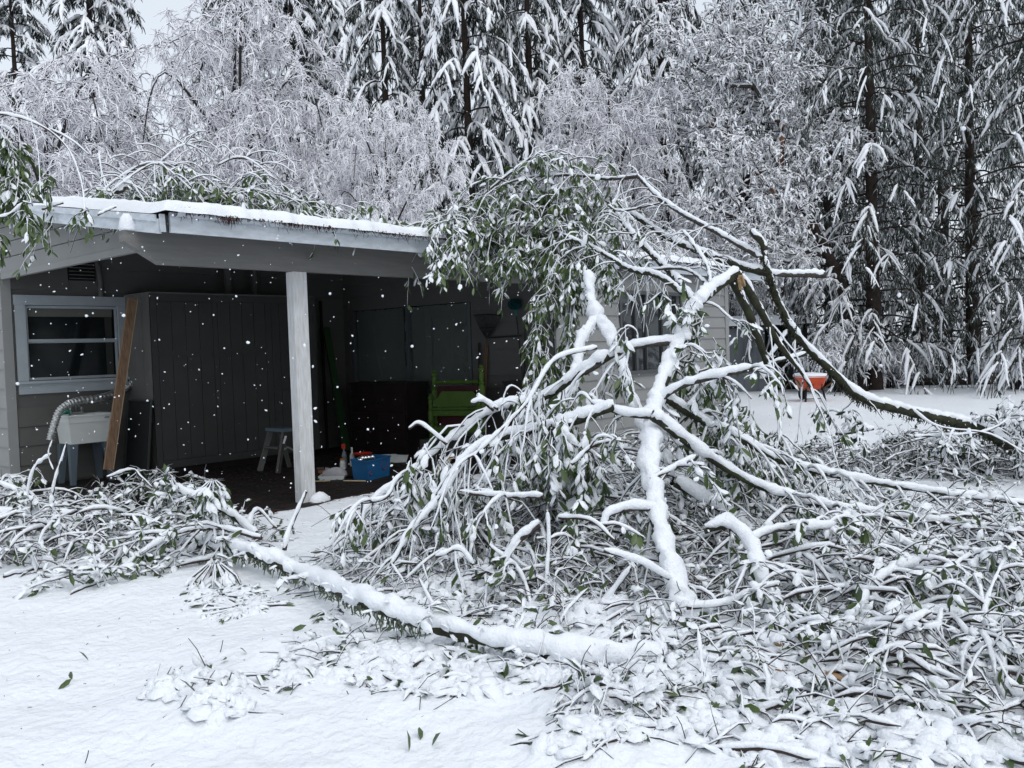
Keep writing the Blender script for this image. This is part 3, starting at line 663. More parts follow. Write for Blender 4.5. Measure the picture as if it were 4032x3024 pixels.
def bottle(label, px_, pyb, wpx, hpx, mt, capm, kind='spray'):
    b = gz(px_, pyb); D = np.dot(b-CAM, AX[2]); s_ = D/FPX
    t_ = thing('bottle', label, 'bottle', tuple(b)); g = Geo(); r = wpx*s_/2; h = hpx*s_
    lathe(g, [(0, 0), (r, 0), (r, h*.5), (r*.8, h*.62), (r*.35, h*.72), (r*.35, h*.8), (0, h*.8)], b, 14); g.obj('body', mt, t_)
    g = Geo()
    if kind == 'spray': gbox(g, b[0]-r*.9, b[0]+r*.5, b[1]-r*.3, b[1]+r*.3, b[2]+h*.8, b[2]+h)
    else: lathe(g, [(0, h*.8), (r*.4, h*.8), (r*.4, h), (0, h)], b, 10)
    g.obj('cap', capm, t_)
bottle('clear spray bottle with a red trigger behind the blue crate', 1357, 1845, 20, 98, mat('clear_bottle', (.10, .12, .14), .25), M['red'])
bottle('short white bottle right of the red trigger spray bottle', 1388, 1835, 20, 75, M['plastic_dim'], M['plastic_dim'], 'cap')
bottle('small pale bottle among the dim clutter below the navy basket', 1305, 1728, 10, 45, M['plastic_dim'], M['red'], 'cap')
bottle('small red bottle nearest the cabinet end', 1280, 1735, 12, 45, M['red'], M['plastic_dim'], 'cap')
# blue crate with baubles
CRZ = -.045
c0 = on_z(1392, 1886, CRZ); c1 = on_z(1452, 1894, CRZ); c2 = on_z(1533, 1872, CRZ)
cr = thing('blue_crate', 'bright blue plastic crate full of silver baubles on the carport floor', 'crate', tuple(c1))
D = np.dot(c1-CAM, AX[2]); s_ = D/FPX; hc = 78*s_
e1_ = c0-c1; e2_ = c2-c1
g = Geo(); cc = c1+(e1_+e2_)/2
def frust(g, org, a, b, h, fl, z0=0, mi=0):
    bt = [org, org+b, org+a+b, org+a]; ct = org+(a+b)/2; V = [p+(0, 0, z0) for p in bt]+[ct+(p-ct)*fl+np.array([0, 0, z0+h]) for p in bt]
    g.add(V, QB, mi)
def open_box(g, org, a, b, h, fl, t=.012):
    ct = org+(a+b)/2; o_ = [org, org+b, org+a+b, org+a]; V = []
    for f, z in ((1, 0), (fl, h), (fl-.07, h), (.93, t)):
        V += [ct+(p-ct)*f+np.array([0, 0, z]) for p in o_]
    F = [[3, 2, 1, 0]]
    for l in range(3):
        for k in range(4): F.append([l*4+k, l*4+(k+1) % 4, l*4+4+(k+1) % 4, l*4+4+k])
    F.append([12, 13, 14, 15]); g.add(V, F)
open_box(g, c1, e1_, e2_, hc, 1.10); g.obj('body', M['blue_bin'], cr)
g = Geo(); ct = cc
for k, (a_, b_) in enumerate(((c1, c1+e2_), (c1+e2_, c1+e1_+e2_), (c1+e1_+e2_, c1+e1_), (c1+e1_, c1))):
    A_ = ct+(a_-ct)*1.115; B_ = ct+(b_-ct)*1.115; bar(g, A_+(0, 0, hc), B_+(0, 0, hc), .014, .018)
g.obj('rim', M['blue_bin'], cr)
BAUB = ['nearest the left end', 'second from the left end', 'third from the left', 'fourth from the left', 'in the middle of the heap', 'just right of the heap middle', 'third from the right', 'second from the right', 'furthest right of the heap']
for k in range(9):
    p = ct+e1_*(rng.uniform(.0, .6)-.1)+e2_*(-.32+.09*k/1.5*.9+rng.uniform(-.04, .04)); rb = .034
    g = Geo(); th = np.linspace(0, math.pi, 9); lathe(g, [(rb*math.sin(q), rb*math.cos(q)) for q in th], p+(0, 0, hc-.01+.02*(k % 2)), 14)
    o = g.obj('bauble', M['silver'], smooth=True); tag(o, 'silver bauble '+BAUB[k]+' in the bright blue crate', 'bauble', 'silver baubles in the blue crate')
g = Geo(); V, Q = tubes(smooth_path([c1+e2_*f+np.array([-.008, -.012, hc*zz]) for f, zz in ((.62, .55), (.66, .85), (.78, .93), (.88, .8), (.86, .5), (.74, .38), (.64, .5))], 24), .006, 6); g.add(V, Q)
o = g.obj('loop_of_cord', mat('maroon_cord', (.12, .008, .02), .7)); tag(o, 'maroon cord hanging in a loop over the blue crate side', 'cord')
g = Geo(); V, Q = tubes(smooth_path([c1+e2_*f+np.array([-.006, -.010, hc*zz]) for f, zz in ((.04, .35), (.10, .5), (.16, .42), (.12, .28), (.05, .3))], 16), .005, 6); g.add(V, Q)
g.obj('sticker', mat('faded_pink', (.14, .02, .06), .7), cr)
# red plate behind the baubles
p = on_z(1428, 1835, -.045); D = np.dot(p-CAM, AX[2]); s_ = D/FPX
pz_ = on_y(1428, 1788, p[1])
g = Geo(); R_ = 38*s_; lathe(g, [(0, 0), (R_*.6, 0), (R_, .03), (R_*1.02, .036), (R_*.6, .008), (0, .008)], pz_-(0, 0, .02), 24)
o = g.obj('red_plate', M['red']); tag(o, 'bright red plastic dish resting behind the silver baubles', 'dish')
# white storage lids / tray to the right of the crate
p = on_z(1545, 1822, -.045); D = np.dot(p-CAM, AX[2]); s_ = D/FPX
tr_ = thing('white_tray', 'shallow white plastic tub lying behind the blue crate', 'tub', tuple(p))
g = Geo(); a_ = np.array([.0, .22, 0]); b_ = AX[0]*110*s_; b_[2] = 0
open_box(g, p-b_/2, a_, b_, .10, 1.12, .01); g.obj('body', M['plastic_dim'], tr_)
g = Geo(); ctr = p-b_/2+(a_+b_)/2
for q_, w_ in ((p-b_/2-a_*.06-b_*.06, p+b_/2-a_*.06+b_*.06), (p-b_/2+a_*1.06-b_*.06, p+b_/2+a_*1.06+b_*.06)): bar(g, q_+(0, 0, .1), w_+(0, 0, .1), .02, .01)
g.obj('rim', M['plastic_dim'], tr_)
# paint tray with rag, jar, stick, clutter by the post
p = on_z(1305, 1890, -.045); D = np.dot(p-CAM, AX[2]); s_ = D/FPX
pt = thing('paint_tray', 'white wire edged paint tray with a grey rag beside the post foot', 'tray', tuple(p))
b_ = AX[0]*95*s_; b_[2] = 0; a_ = np.array([AX[2][0], AX[2][1], 0])*.22
g = Geo(); open_box(g, p-b_/2, a_, b_, .05, 1.1, .008); g.obj('tray', M['plastic_dim'], pt)
g = Geo(); th = np.linspace(0, math.pi, 12); ph = np.arange(20)/20*2*np.pi; T, Pp = np.meshgrid(th, ph, indexing='ij')
n_ = 1+.7*fbm(2*np.sin(T)*np.cos(Pp)+5, 2*np.sin(T)*np.sin(Pp)+np.cos(T), 3, 77)
V = np.stack([np.sin(T)*np.cos(Pp)*n_*.15, np.sin(T)*np.sin(Pp)*n_*.07, np.maximum(np.cos(T), -.3)*n_*.09], -1).reshape(-1, 3)@np.array(Matrix.Rotation(-.75, 3, 'Z')).T+(p+a_*.4+b_*.1+np.array([0, 0, .06]))
i = np.arange(len(V)).reshape(T.shape); j = np.roll(i, -1, 1); g.add(V, np.stack([i[:-1], i[1:], j[1:], j[:-1]], -1).reshape(-1, 4))
o = g.obj('rag', M['cloth'], smooth=True); tag(o, 'crumpled grey rag heaped in the paint tray', 'rag')
def stick(name, label, cat, pa, pb_, w, mt, zz=-.03):
    g = Geo(); V, Q = tubes([on_z(*pa, zz), on_z(*pb_, zz)], w, 6); g.add(V, Q); return tag(g.obj(name, mt), label, cat)
stick('roller_pole', 'pale paint roller pole lying on the floor in front of the blue crate', 'pole', (1353, 1893), (1440, 1894), .010, M['plank_edge'])
stick('dowel', 'thin pale dowel on the floor at the foot of the white post', 'dowel', (1235, 1895), (1300, 1893), .007, M['plank_edge'])
stick('green_tool', 'green handled scraper lying beside the post', 'tool', (1247, 1890), (1285, 1872), .018, mat('green_handle', (.01, .10, .07), .5))
p = on_z(1350, 1850, -.045); g = Geo(); lathe(g, [(0, 0), (.038, 0), (.038, .10), (.03, .115), (.03, .13), (0, .13)], p, 16); jar = thing('small_jar', 'white jar with an amber lid behind the paint tray', 'jar', tuple(p)); g.obj('body', M['plastic_dim'], jar)
g = Geo(); lathe(g, [(0, .131), (.033, .131), (.033, .155), (0, .155)], p, 16); g.obj('lid', mat('amber_lid', (.35, .16, .03), .5), jar)
for k, (a_, col_, nm) in enumerate((((1270, 1862), (.24, .10, .05), 'terracotta scrap'), ((1290, 1850), (.3, .26, .24), 'pale paper scrap'), ((1320, 1862), (.32, .2, .17), 'pinkish paper scrap'), ((1262, 1850), (.07, .06, .05), 'dark rubbish scrap'))):
    p = on_z(*a_, -.04); g = Geo(); gbox(g, p[0]-.05, p[0]+.04, p[1]-.03, p[1]+.03, p[2], p[2]+.03, rot=rotm('Z', k*.9)@rotm('X', .3)); o = g.obj('scrap', mat('scrap_'+str(k), col_, .8)); tag(o, nm+' in the litter behind the paint tray', 'scrap')

# ------------------------------------------------------------------ green bed frame standing on edge
XBED = XD-.62
def bxp(x, y, dX=0): return on_x(x, y, XBED+dX)
def turned_post(parent, px_, yt, yb, r, dX=0, name='post'):
    a = bxp(px_, yt, dX); b = bxp(px_+14, yb, dX); h = a[2]-b[2]; g = Geo()
    pr = [(0, 0)]
    for f, rr_ in ((0, .75), (.05, .75), (.06, 1), (.20, 1), (.22, .65), (.25, 1.05), (.28, .7), (.36, .9), (.46, .7), (.48, 1.05), (.50, .8), (.52, 1), (.68, 1), (.70, .7), (.73, 1.0), (.75, .6), (.84, .85), (.90, .6), (.915, .95), (.94, .95), (.955, .5), (.975, .7), (.99, .5), (1, .0)): pr.append((r*rr_, f*h))
    lathe(g, pr, (a[0], a[1], b[2]), 12); return g.obj(name, M['green_paint'], parent)
bed = thing('bed_headboard', 'lime green headboard with tall turned posts propped against the door wall', 'headboard', tuple(bxp(1775, 1760)))
turned_post(bed, 1708, 1455, 1735, .045, .05); turned_post(bed, 1893, 1435, 1700, .045, .05)
def rail(parent, name, p, q, r, mt, dX):
    g = Geo(); V, Q = tubes(smooth_path([bxp(*p, dX), bxp(*q, dX)], 12), r*np.array([[1, 1, .6, 1.1, 1, 1, 1, 1, 1.1, .6, 1, 1]]), 10); g.add(V, Q); return g.obj(name, mt, parent)
rail(bed, 'top_rail', (1718, 1505), (1888, 1502), .030, M['green_paint'], .05)
def panel(parent, name, pts, th_, mt, dX):
    P = np.array([bxp(x, y, dX) for x, y in pts]); n = len(P); V = np.vstack([P, P+(th_, 0, 0)]); g = Geo()
    g.add(V, [list(range(n))]); g.add(V, [list(range(2*n-1, n-1, -1))]); g.add(V, [[k, (k+1) % n, n+(k+1) % n, n+k] for k in range(n)]); return g.obj(name, mt, parent)
panel(bed, 'panel', [(1722, 1520), (1884, 1518), (1884, 1600), (1722, 1600)], .02, M['mahogany'], .06)
panel(bed, 'lower_panel', [(1716, 1635), (1880, 1635), (1878, 1672), (1714, 1675)], .02, M['mahogany'], .06)
bed2 = thing('bed_footboard', 'lower lime green footboard with a scalloped panel in front of the headboard', 'footboard', tuple(bxp(1775, 1780, -.12)))
turned_post(bed2, 1694, 1550, 1770, .042, -.06); turned_post(bed2, 1881, 1545, 1740, .042, -.06)
panel(bed2, 'scalloped_panel', [(1706, 1602), (1706, 1578), (1716, 1572), (1726, 1562), (1734, 1548), (1740, 1541), (1858, 1541), (1864, 1547), (1870, 1560), (1880, 1570), (1880, 1600)], .022, M['green_paint'], -.06)
rail(bed2, 'rail', (1700, 1611), (1880, 1608), .024, M['green_paint'], -.06)
panel(bed2, 'apron', [(1703, 1618), (1878, 1616), (1878, 1636), (1703, 1638)], .022, M['green_paint'], -.06)
panel(bed2, 'bottom_rail', [(1695, 1682), (1880, 1676), (1878, 1702), (1740, 1708), (1716, 1716), (1695, 1718)], .022, M['green_paint'], -.06)

# ------------------------------------------------------------------ garden tools on the wall
def wx_(x, y, d=.08): return on_x(x, y, XD-d)
rk = thing('leaf_rake', 'dark fan rake hung tines up on the wall right of the doors', 'rake', tuple(wx_(1905, 1330)))
c_ = wx_(1905, 1315); tips = [wx_(x, 1238+abs(x-1920)*.06) for x in np.linspace(1868, 1975, 20)]; base = [wx_(x, 1290) for x in np.linspace(1888, 1950, 20)]
for t_, b_ in zip(tips, base):
    g = Geo(); V, Q = tubes(smooth_path([wx_(1915, 1335), b_, t_, t_+np.array([-.03, 0, -.01])], 8), .0045, 4); g.add(V, Q); g.obj('tine', M['tool_dark'], rk)
g = Geo(); bar(g, wx_(1888, 1292, .085), wx_(1950, 1290, .085), .012, .02); g.obj('cross_band', M['tool_dark'], rk)
g = Geo(); V, Q = tubes([wx_(1915, 1335), wx_(1908, 1420), wx_(1900, 1600)], .014, 8); g.add(V, Q); g.obj('handle', M['tool_wood'], rk)
for k, (xa, xb, ya, lab, mt) in enumerate(((1886, 1888, 1350, 'dark tool handle left of the fan rake', 'tool_dark'), (1918, 1906, 1360, 'brown tool handle right of the fan rake', 'tool_wood'))):
    g = Geo(); V, Q = tubes([wx_(xa, ya, .05), wx_(xb, 1640, .12)], .016, 8); g.add(V, Q); tag(g.obj('garden_tool', M[mt]), lab, 'tool')
db = thing('ceiling_duster', 'round teal cobweb duster on a long pole leaning on the wall', 'duster', tuple(wx_(2060, 1500)))
c_ = wx_(2026, 1195, .12); r = 27/FPX*np.dot(c_-CAM, AX[2])
n = 900; d = rng.normal(size=(n, 3)); d /= np.linalg.norm(d, axis=1)[:, None]; d[:, 2] = d[:, 2]*.85-.02
P = np.stack([c_+d*r*.5, c_+d*r*.8, c_+d*r*rng.uniform(.9, 1.05, n)[:, None]+(0, 0, -.01)], 1); V, Q = tubes(P, np.array([[.008, .009, .004]]), 3); g = Geo(); g.add(V, Q)
th = np.linspace(0, math.pi, 8); lathe(g, [(r*.8*math.sin(q), r*.7*math.cos(q)) for q in th], c_, 12); g.obj('bristles', M['teal'], db)
g = Geo(); V, Q = tubes([wx_(2028, 1212, .11), wx_(2033, 1245, .10)], .018, 8); g.add(V, Q); g.obj('socket', M['teal_b'], db)
g = Geo(); V, Q = tubes([wx_(2033, 1243, .10), wx_(2050, 1400, .10), wx_(2061, 1510, .14)], .011, 8); g.add(V, Q); g.obj('pole', M['tool_dark'], db)
g = Geo(); V, Q = tubes(smooth_path([wx_(2080, 1272), wx_(2072, 1275), wx_(2068, 1300), wx_(2068, 1400), wx_(2062, 1500)], 16), .012, 8); g.add(V, Q); tag(g.obj('hooked_bar', M['tool_dark']), 'dark bar with a hooked top right of the duster', 'bar')
g = Geo(); bar(g, wx_(1925, 1330, .05), wx_(2050, 1322, .05), .02, .02); gw = tag(g.obj('tool_rack', M['tool_dark']), 'thin dark rack bar along the wall between rake and duster', 'rack')
g = Geo(); V, Q = tubes([wx_(2094, 1330, .1), wx_(2140, 1440, .15), wx_(2120, 1690, .25)], .016, 8); g.add(V, Q); yt = tag(g.obj('yellow_tool', M['yellow']), 'yellow tool handle behind the hanging leaves', 'tool')
g = Geo(); V, Q = tubes([wx_(2135, 1290, .1), wx_(2130, 1420, .15), wx_(2126, 1640, .2)], .016, 8); g.add(V, Q); tag(g.obj('black_tool', M['tool_dark']), 'black tool handle beside the yellow one', 'tool')
q = on_x(1990, 1500, XD-.3); q2 = on_x(2110, 1500, XD-.3)
dbx = thing('black_box', 'black storage box under the duster pole', 'box', (q[0], (q[1]+q2[1])/2, 0)); box('body', XD-.34, XD-.05, min(q[1], q2[1]), max(q[1], q2[1]), -.045, q[2]-.03, M['dresser'], dbx); box('lid', XD-.36, XD-.04, min(q[1], q2[1])-.01, max(q[1], q2[1])+.01, q[2]-.029, q[2], M['tool_dark'], dbx)
# yellow rake head on the floor
p = on_z(1720, 1880, -.03)
yr = thing('yellow_rake_head', 'yellow plastic rake head lying by the snow edge under the arching limbs', 'rake head', tuple(p))
P0, P1 = on_y(1710, 1868, p[1]), on_y(1765, 1800, p[1])
for k in range(7):
    a_ = P0+(P1-P0)*k/7; g = Geo(); bar(g, a_, a_+np.array([.13, -.02, .035]), .016, .006); g.obj('tine', M['yellow'], yr)
g = Geo(); bar(g, P0+(-.01, 0, -.01), P1, .03, .02); g.obj('spine', M['yellow'], yr)
# blue rubbish bin at the wall
bn, b, r, h = bucket('rubbish_bin', 'dark blue round rubbish bin against the wall behind the forked limb', 'bin', 2345, 1740, 120, 130, M['bin_blue'], -.02)
g = Geo(); lathe(g, [(r*1.06, h), (r*1.05, h+.03), (r*.6, h+.07), (0, h+.08)], b, 24); g.obj('lid', M['bin_blue'], bn)
snow_cap('snow_lid', b+np.array([0, 0, h+.05]), (r*.9, r*.9, .09), bn, 3)

# ------------------------------------------------------------------ red wheelbarrow on the lawn
wb = on_z(3210, 1583, 0); Dw = np.dot(wb-CAM, AX[2]); s_ = Dw/FPX
bar_ = thing('wheelbarrow', 'bright red wheelbarrow full of snow standing on the lawn', 'wheelbarrow', tuple(wb))
rt = np.array([AX[0][0], AX[0][1], 0]); rt /= np.linalg.norm(rt); fw_ = np.array([-rt[1], rt[0], 0])*1.0
def wp(a, b, c): return wb+rt*a+fw_*b+np.array([0, 0, c])
hw = 52*s_
def ringpts(w, l, z, n=24, sk=.0): 
    a = np.arange(n)/n*2*np.pi; return np.array([wp(np.sign(math.cos(q))*abs(math.cos(q))**.6*w, np.sign(math.sin(q))*abs(math.sin(q))**.6*l+.35+sk, z) for q in a])
lv = [(hw*.62, .28, .30), (hw*.80, .40, .38), (hw*.93, .48, .50), (hw, .55, .62), (hw*1.05, .58, .628), (hw*1.04, .57, .615), (hw*.96, .5, .605), (hw*.6, .3, .34)]
V = np.concatenate([ringpts(*l) for l in lv]); n = 24; i = np.arange(len(V)).reshape(len(lv), n); j = np.roll(i, -1, 1); g = Geo()
g.add(V, np.stack([i[:-1], j[:-1], j[1:], i[1:]], -1).reshape(-1, 4)); g.add(V, [list(i[0][::-1])]); g.obj('tray', M['red_barrow'], bar_, smooth=False)
V = np.concatenate([ringpts(hw*f*1.0, .55*f, z) for f, z in ((1.02, .60), (1.03, .645), (.95, .685), (.6, .70), (.2, .705), (.01, .705))]); i = np.arange(len(V)).reshape(6, n); j = np.roll(i, -1, 1); g = Geo(); g.add(V, np.stack([i[:-1], j[:-1], j[1:], i[1:]], -1).reshape(-1, 4)); g.obj('snow_load', M['snow'], bar_, smooth=True)
for sgn in (-1, 1):
    g = Geo(); bar(g, wp(sgn*.20, 0.05, .32), wp(sgn*.24, -.02, 0.0), .045, .03); g.obj('leg', M['tyre'], bar_)
    g = Geo(); V, Q = tubes([wp(sgn*.26, -.5, .50), wp(sgn*.22, 0., .33), wp(sgn*.07, .95, .2)], .02, 8); g.add(V, Q); g.obj('handle', M['tool_wood'], bar_)
    g = Geo(); V, Q = tubes([wp(sgn*.11, -.135, .30), wp(sgn*.11, -.19, .44)], .012, 6); g.add(V, Q); g.obj('brace', M['tyre'], bar_)
g = Geo(); bar(g, wp(-.26, 0.0, .08), wp(.26, 0.0, .08), .02, .02); g.obj('cross_bar', M['tyre'], bar_)
wc = wp(0, .98, .19); Rw = np.stack([fw_, np.array([0, 0, 1.]), rt], 1)
g = Geo(); lathe(g, [(.13, -.03), (.17, -.045), (.19, -.02), (.19, .02), (.17, .045), (.13, .03), (.13, -.03)], wc, 24, 0, Rw); wh = g.obj('tyre', M['tyre'], bar_)
g = Geo(); lathe(g, [(0, -.02), (.13, -.02), (.13, .02), (0, .02)], wc, 16, 0, Rw); g.obj('rim', M['metal'], bar_)
# ------------------------------------------------------------------ shed and far things
s0 = at(2870, 1290, 27); s1 = at(3180, 1290, 27); base = on_z(3100, 1480, 0)
sh = thing('metal_shed', 'open fronted metal shed with a snowy roof behind the broken limbs', 'shed', (s0[0]+1, s0[1]-1, 0))
ux = s1-s0; ux[2] = 0; ln = np.linalg.norm(ux); ux /= ln; uy = np.array([-ux[1], ux[0], 0]); zt = s0[2]
def sbox(name, a0, a1, b0, b1, z0, z1, mt):
    g = Geo(); V = np.array([s0*(1, 1, 0)+ux*x+uy*y+np.array([0, 0, z]) for z in (z0, z1) for x, y in ((a0, b0), (a1, b0), (a1, b1), (a0, b1))]); g.add(V, QB); return g.obj(name, mt, sh)
g0 = 0
sbox('back_wall', -1.5, ln-.1, 1.6, 1.65, -.1, zt, M['tool_dark'])
k = 0; x = -1.5
while x < ln*.42:
    sbox('metal_sheet', x, x+.21, 0 if k % 2 else .012, .02 if k % 2 else .03, -.1, zt-.03, M['shed']); x += .215; k += 1
sbox('side_wall', ln-.14, ln-.1, .03, 1.6, -.1, zt, M['shed']); sbox('corner_post', ln-.12, ln-.02, -.05, .05, -.1, zt, M['tool_dark'])
sbox('roof', -1.7, ln+.05, -.25, 1.9, zt+.001, zt+.05, M['tool_dark'])
V = []; nx_, ny_ = 40, 14
g = Geo()
for a_ in np.linspace(-1.72, ln+.07, nx_):
    for b_ in np.linspace(-.28, 1.93, ny_): 
        e_ = min(1, min(a_+1.72, ln+.07-a_, b_+.28, 1.93-b_)/.12); V.append(s0*(1, 1, 0)+ux*a_+uy*b_+np.array([0, 0, zt+.045+.22*math.sqrt(1-(1-e_)**2)+.12*(b_+.28)/2+.05*float(fbm(a_*2, b_*2, 2, 9))]))
i = np.arange(nx_*ny_).reshape(nx_, ny_); g.add(V, np.stack([i[:-1, :-1], i[1:, :-1], i[1:, 1:], i[:-1, 1:]], -1).reshape(-1, 4)); g.obj('roof_snow', M['snow'], sh, smooth=True)
# snow covered car far behind the cedars
cp = on_z(3800, 1440, 0); cp = CAM+(cp-CAM)*(34/np.dot(cp-CAM, AX[2])); cp[2] = .0
car = thing('parked_car', 'snow buried dark red car glimpsed beyond the cedar trunks', 'car', tuple(cp))
def cpos(a, b, c): return cp+rt*a+fw_*b+np.array([0, 0, c])
def cbox(name, prof, w, mt, smooth=False):
    n = len(prof); V = [cpos(x, -w, z) for x, z in prof]+[cpos(x, w, z) for x, z in prof]; g = Geo(); g.add(V, [list(range(n))]); g.add(V, [list(range(2*n-1, n-1, -1))]); g.add(V, [[k, (k+1) % n, n+(k+1) % n, n+k] for k in range(n)]); return g.obj(name, mt, car)
cbox('body', [(-2.1, .35), (2.1, .35), (2.15, .75), (1.3, .85), (.8, 1.25), (-.9, 1.3), (-1.5, .9), (-2.1, .85)], .85, mat('dark_red_paint', (.10, .02, .02), .4))
cbox('snow_cover', [(-2.15, .80), (2.2, .72), (2.15, .95), (1.4, 1.05), (.85, 1.48), (-.95, 1.55), (-1.6, 1.12), (-2.15, 1.05)], .9, M['snow'])
for a_ in (-1.35, 1.35):
    g = Geo(); lathe(g, [(0, -.1), (.3, -.1), (.33, 0), (.3, .1), (0, .1)], cpos(a_, -.8, .32), 18, 0, np.stack([rt, np.array([0, 0, 1.]), -fw_], 1)); g.obj('wheel', M['tyre'], car)
# low dark log edge along the back of the lawn
P = [on_z(x, y, 0) for x, y in ((2700, 1545), (3270, 1527), (3500, 1522), (3750, 1516), (4032, 1508), (4500, 1496))]
le = thing('log_edging', 'low dark row of logs along the far edge of the lawn', 'edging', tuple(P[2]))
for a_, b_ in zip(P[:-1], P[1:]):
    for f in range(3):
        A_ = a_+(b_-a_)*f/3; B_ = a_+(b_-a_)*(f+.97)/3; g = Geo(); V, Q = tubes(smooth_path([A_+(0, 0, .10), (A_+B_)/2+(0, 0, .11+rng.uniform(-.03, .03)), B_+(0, 0, .10)], 8), .13, 8, .08); g.add(V, Q); lg = g.obj('log', M['fir_bark'], le)
g = Geo(); gp = np.array([[p[0], p[1], 0] for p in P]); d_ = np.array([AX[2][0], AX[2][1], 0]); V = np.vstack([gp+d_*.2+(0, 0, .035), gp+d_*7+(0, 0, .06)]); n = len(gp)
g.add(V, [[k, k+1, n+k+1, n+k] for k in range(n-1)]); g.obj('bare_soil', M['soil'], kind='structure')
# ------------------------------------------------------------------ trees
def rand_dirs(n, zlo=-1, zhi=1):
    z = rng.uniform(zlo, zhi, n); a = rng.uniform(0, 2*np.pi, n); r = np.sqrt(1-z*z); return np.stack([r*np.cos(a), r*np.sin(a), z], -1)
def grow(P, c, L0, L1, spread, grav, N, start=.2, keep=1., wig=.05, up=0., end=1.):
    """c children per path: curved, drooping polylines [M*c,N,3] and their start parameter"""
    Mn, n0, _ = P.shape; t = rng.uniform(start, end, (Mn, c)); f = t*(n0-1); i = np.minimum(f.astype(int), n0-2); w = (f-i)[..., None]
    ar = np.arange(Mn)[:, None]; p = P[ar, i]*(1-w)+P[ar, i+1]*w; T = P[ar, i+1]-P[ar, i]; T /= np.linalg.norm(T, axis=2, keepdims=True)+1e-9
    p = p.reshape(-1, 3); T = T.reshape(-1, 3); K = len(p)
    d = T*keep+rand_dirs(K)*spread; d[:, 2] += up; d /= np.linalg.norm(d, axis=1, keepdims=True)+1e-9
    L = rng.uniform(L0, L1, K)[:, None, None]; s = np.linspace(0, 1, N)[None, :, None]
    out = p[:, None]+d[:, None]*L*s+np.array([0, 0, -1.])*grav*L*s*s
    out = out+np.cumsum(rng.normal(0, 1, out.shape)*wig*L/N, axis=1)*(s > 0)
    return out, t.ravel()
def prof(N, a=1., b=.25): return np.linspace(a, b, N)[None]
SW = M['snow_soft']
def make_birch(H, R, seed, label, K=900, per=22, group='weeping birches behind the house'):
    """thin dark trunk, arching limbs and a many lobed dome of fine snow covered twigs"""
    global rng
    rng = np.random.default_rng(seed)
    t = thing('birch_tree', label, 'tree', (0, 0, 0), group)
    tr = smooth_path([[0, 0, -.3], [.1, .05, H*.3], [-.1, .1, H*.6], [.05, 0, H*.93]], 24)
    V, Q = tubes(tr, np.linspace(.12, .02, 24)[None], 8, .05); g = Geo(); g.add(V, Q); g.obj('trunk', M['birch_bark'], t, smooth=True)
    nl = 13; az = np.arange(nl)*2.4+rng.uniform(-.4, .4, nl); zc = np.linspace(.28, .86, nl)*H; rc = R*np.sqrt(np.clip(1-((zc/H-.42)/.62)**2, .1, 1))*rng.uniform(.45, .72, nl)
    C = np.stack([rc*np.cos(az), rc*np.sin(az), zc], -1); lr = R*rng.uniform(.34, .52, nl)
    P = np.array([smooth_path([[0, 0, max(.5, c[2]-1.6)], c*(.5, .5, 1)-(0, 0, .5), c+(0, 0, .2), c*(1.25, 1.25, 1)-(0, 0, .2), c*(1.4, 1.4, 1)-(0, 0, r)], 12) for c, r in zip(C, lr)])
    g = Geo(); V, Q = tubes(P, prof(12, .036, .010), 5); g.add(V, Q)
    k = rng.integers(0, nl, K); u = rand_dirs(K, -.75, 1); f = rng.random(K)**.28; p = C[k]+u*lr[k][:, None]*f[:, None]*(1, 1, 1.25)
    out = u.copy(); out[:, 2] = rng.uniform(-.1, .45, K); L = rng.uniform(.2, .6, K)*R/2.5
    s = np.linspace(0, 1, 7)[None, :, None]; S2 = p[:, None]+(out[:, None]+rng.normal(0, .35, (K, 1, 3)))*L[:, None, None]*(s-.35)+np.array([0, 0, -1.])*L[:, None, None]*.9*s*s
    S2 = S2+np.cumsum(rng.normal(0, .14, S2.shape), 1)*L[:, None, None]*.5
    V, Q = tubes(S2, prof(7, .012, .007), 4); g.add(V, Q)
    g.obj('limbs', M['birch_bark'], t, smooth=True)
    Sn = S2+np.array([0, 0, .010]); V, Q = tubes(Sn, prof(7, .013, .008)*rng.uniform(.5, 1.25, (K, 1)), 4, .15); g = Geo(); g.add(V, Q)
    S3, _ = grow(S2, per, .06, .25, 1.1, .5, 3, .0, .25, .25, .1)
    V, Q = tubes(S3, np.array([[1., 1.1, .6]])*rng.uniform(.007, .0125, (len(S3), 1)), 3); g.add(V, Q)
    g.obj('crown', M['birch_twig'], t, smooth=True)
    return t
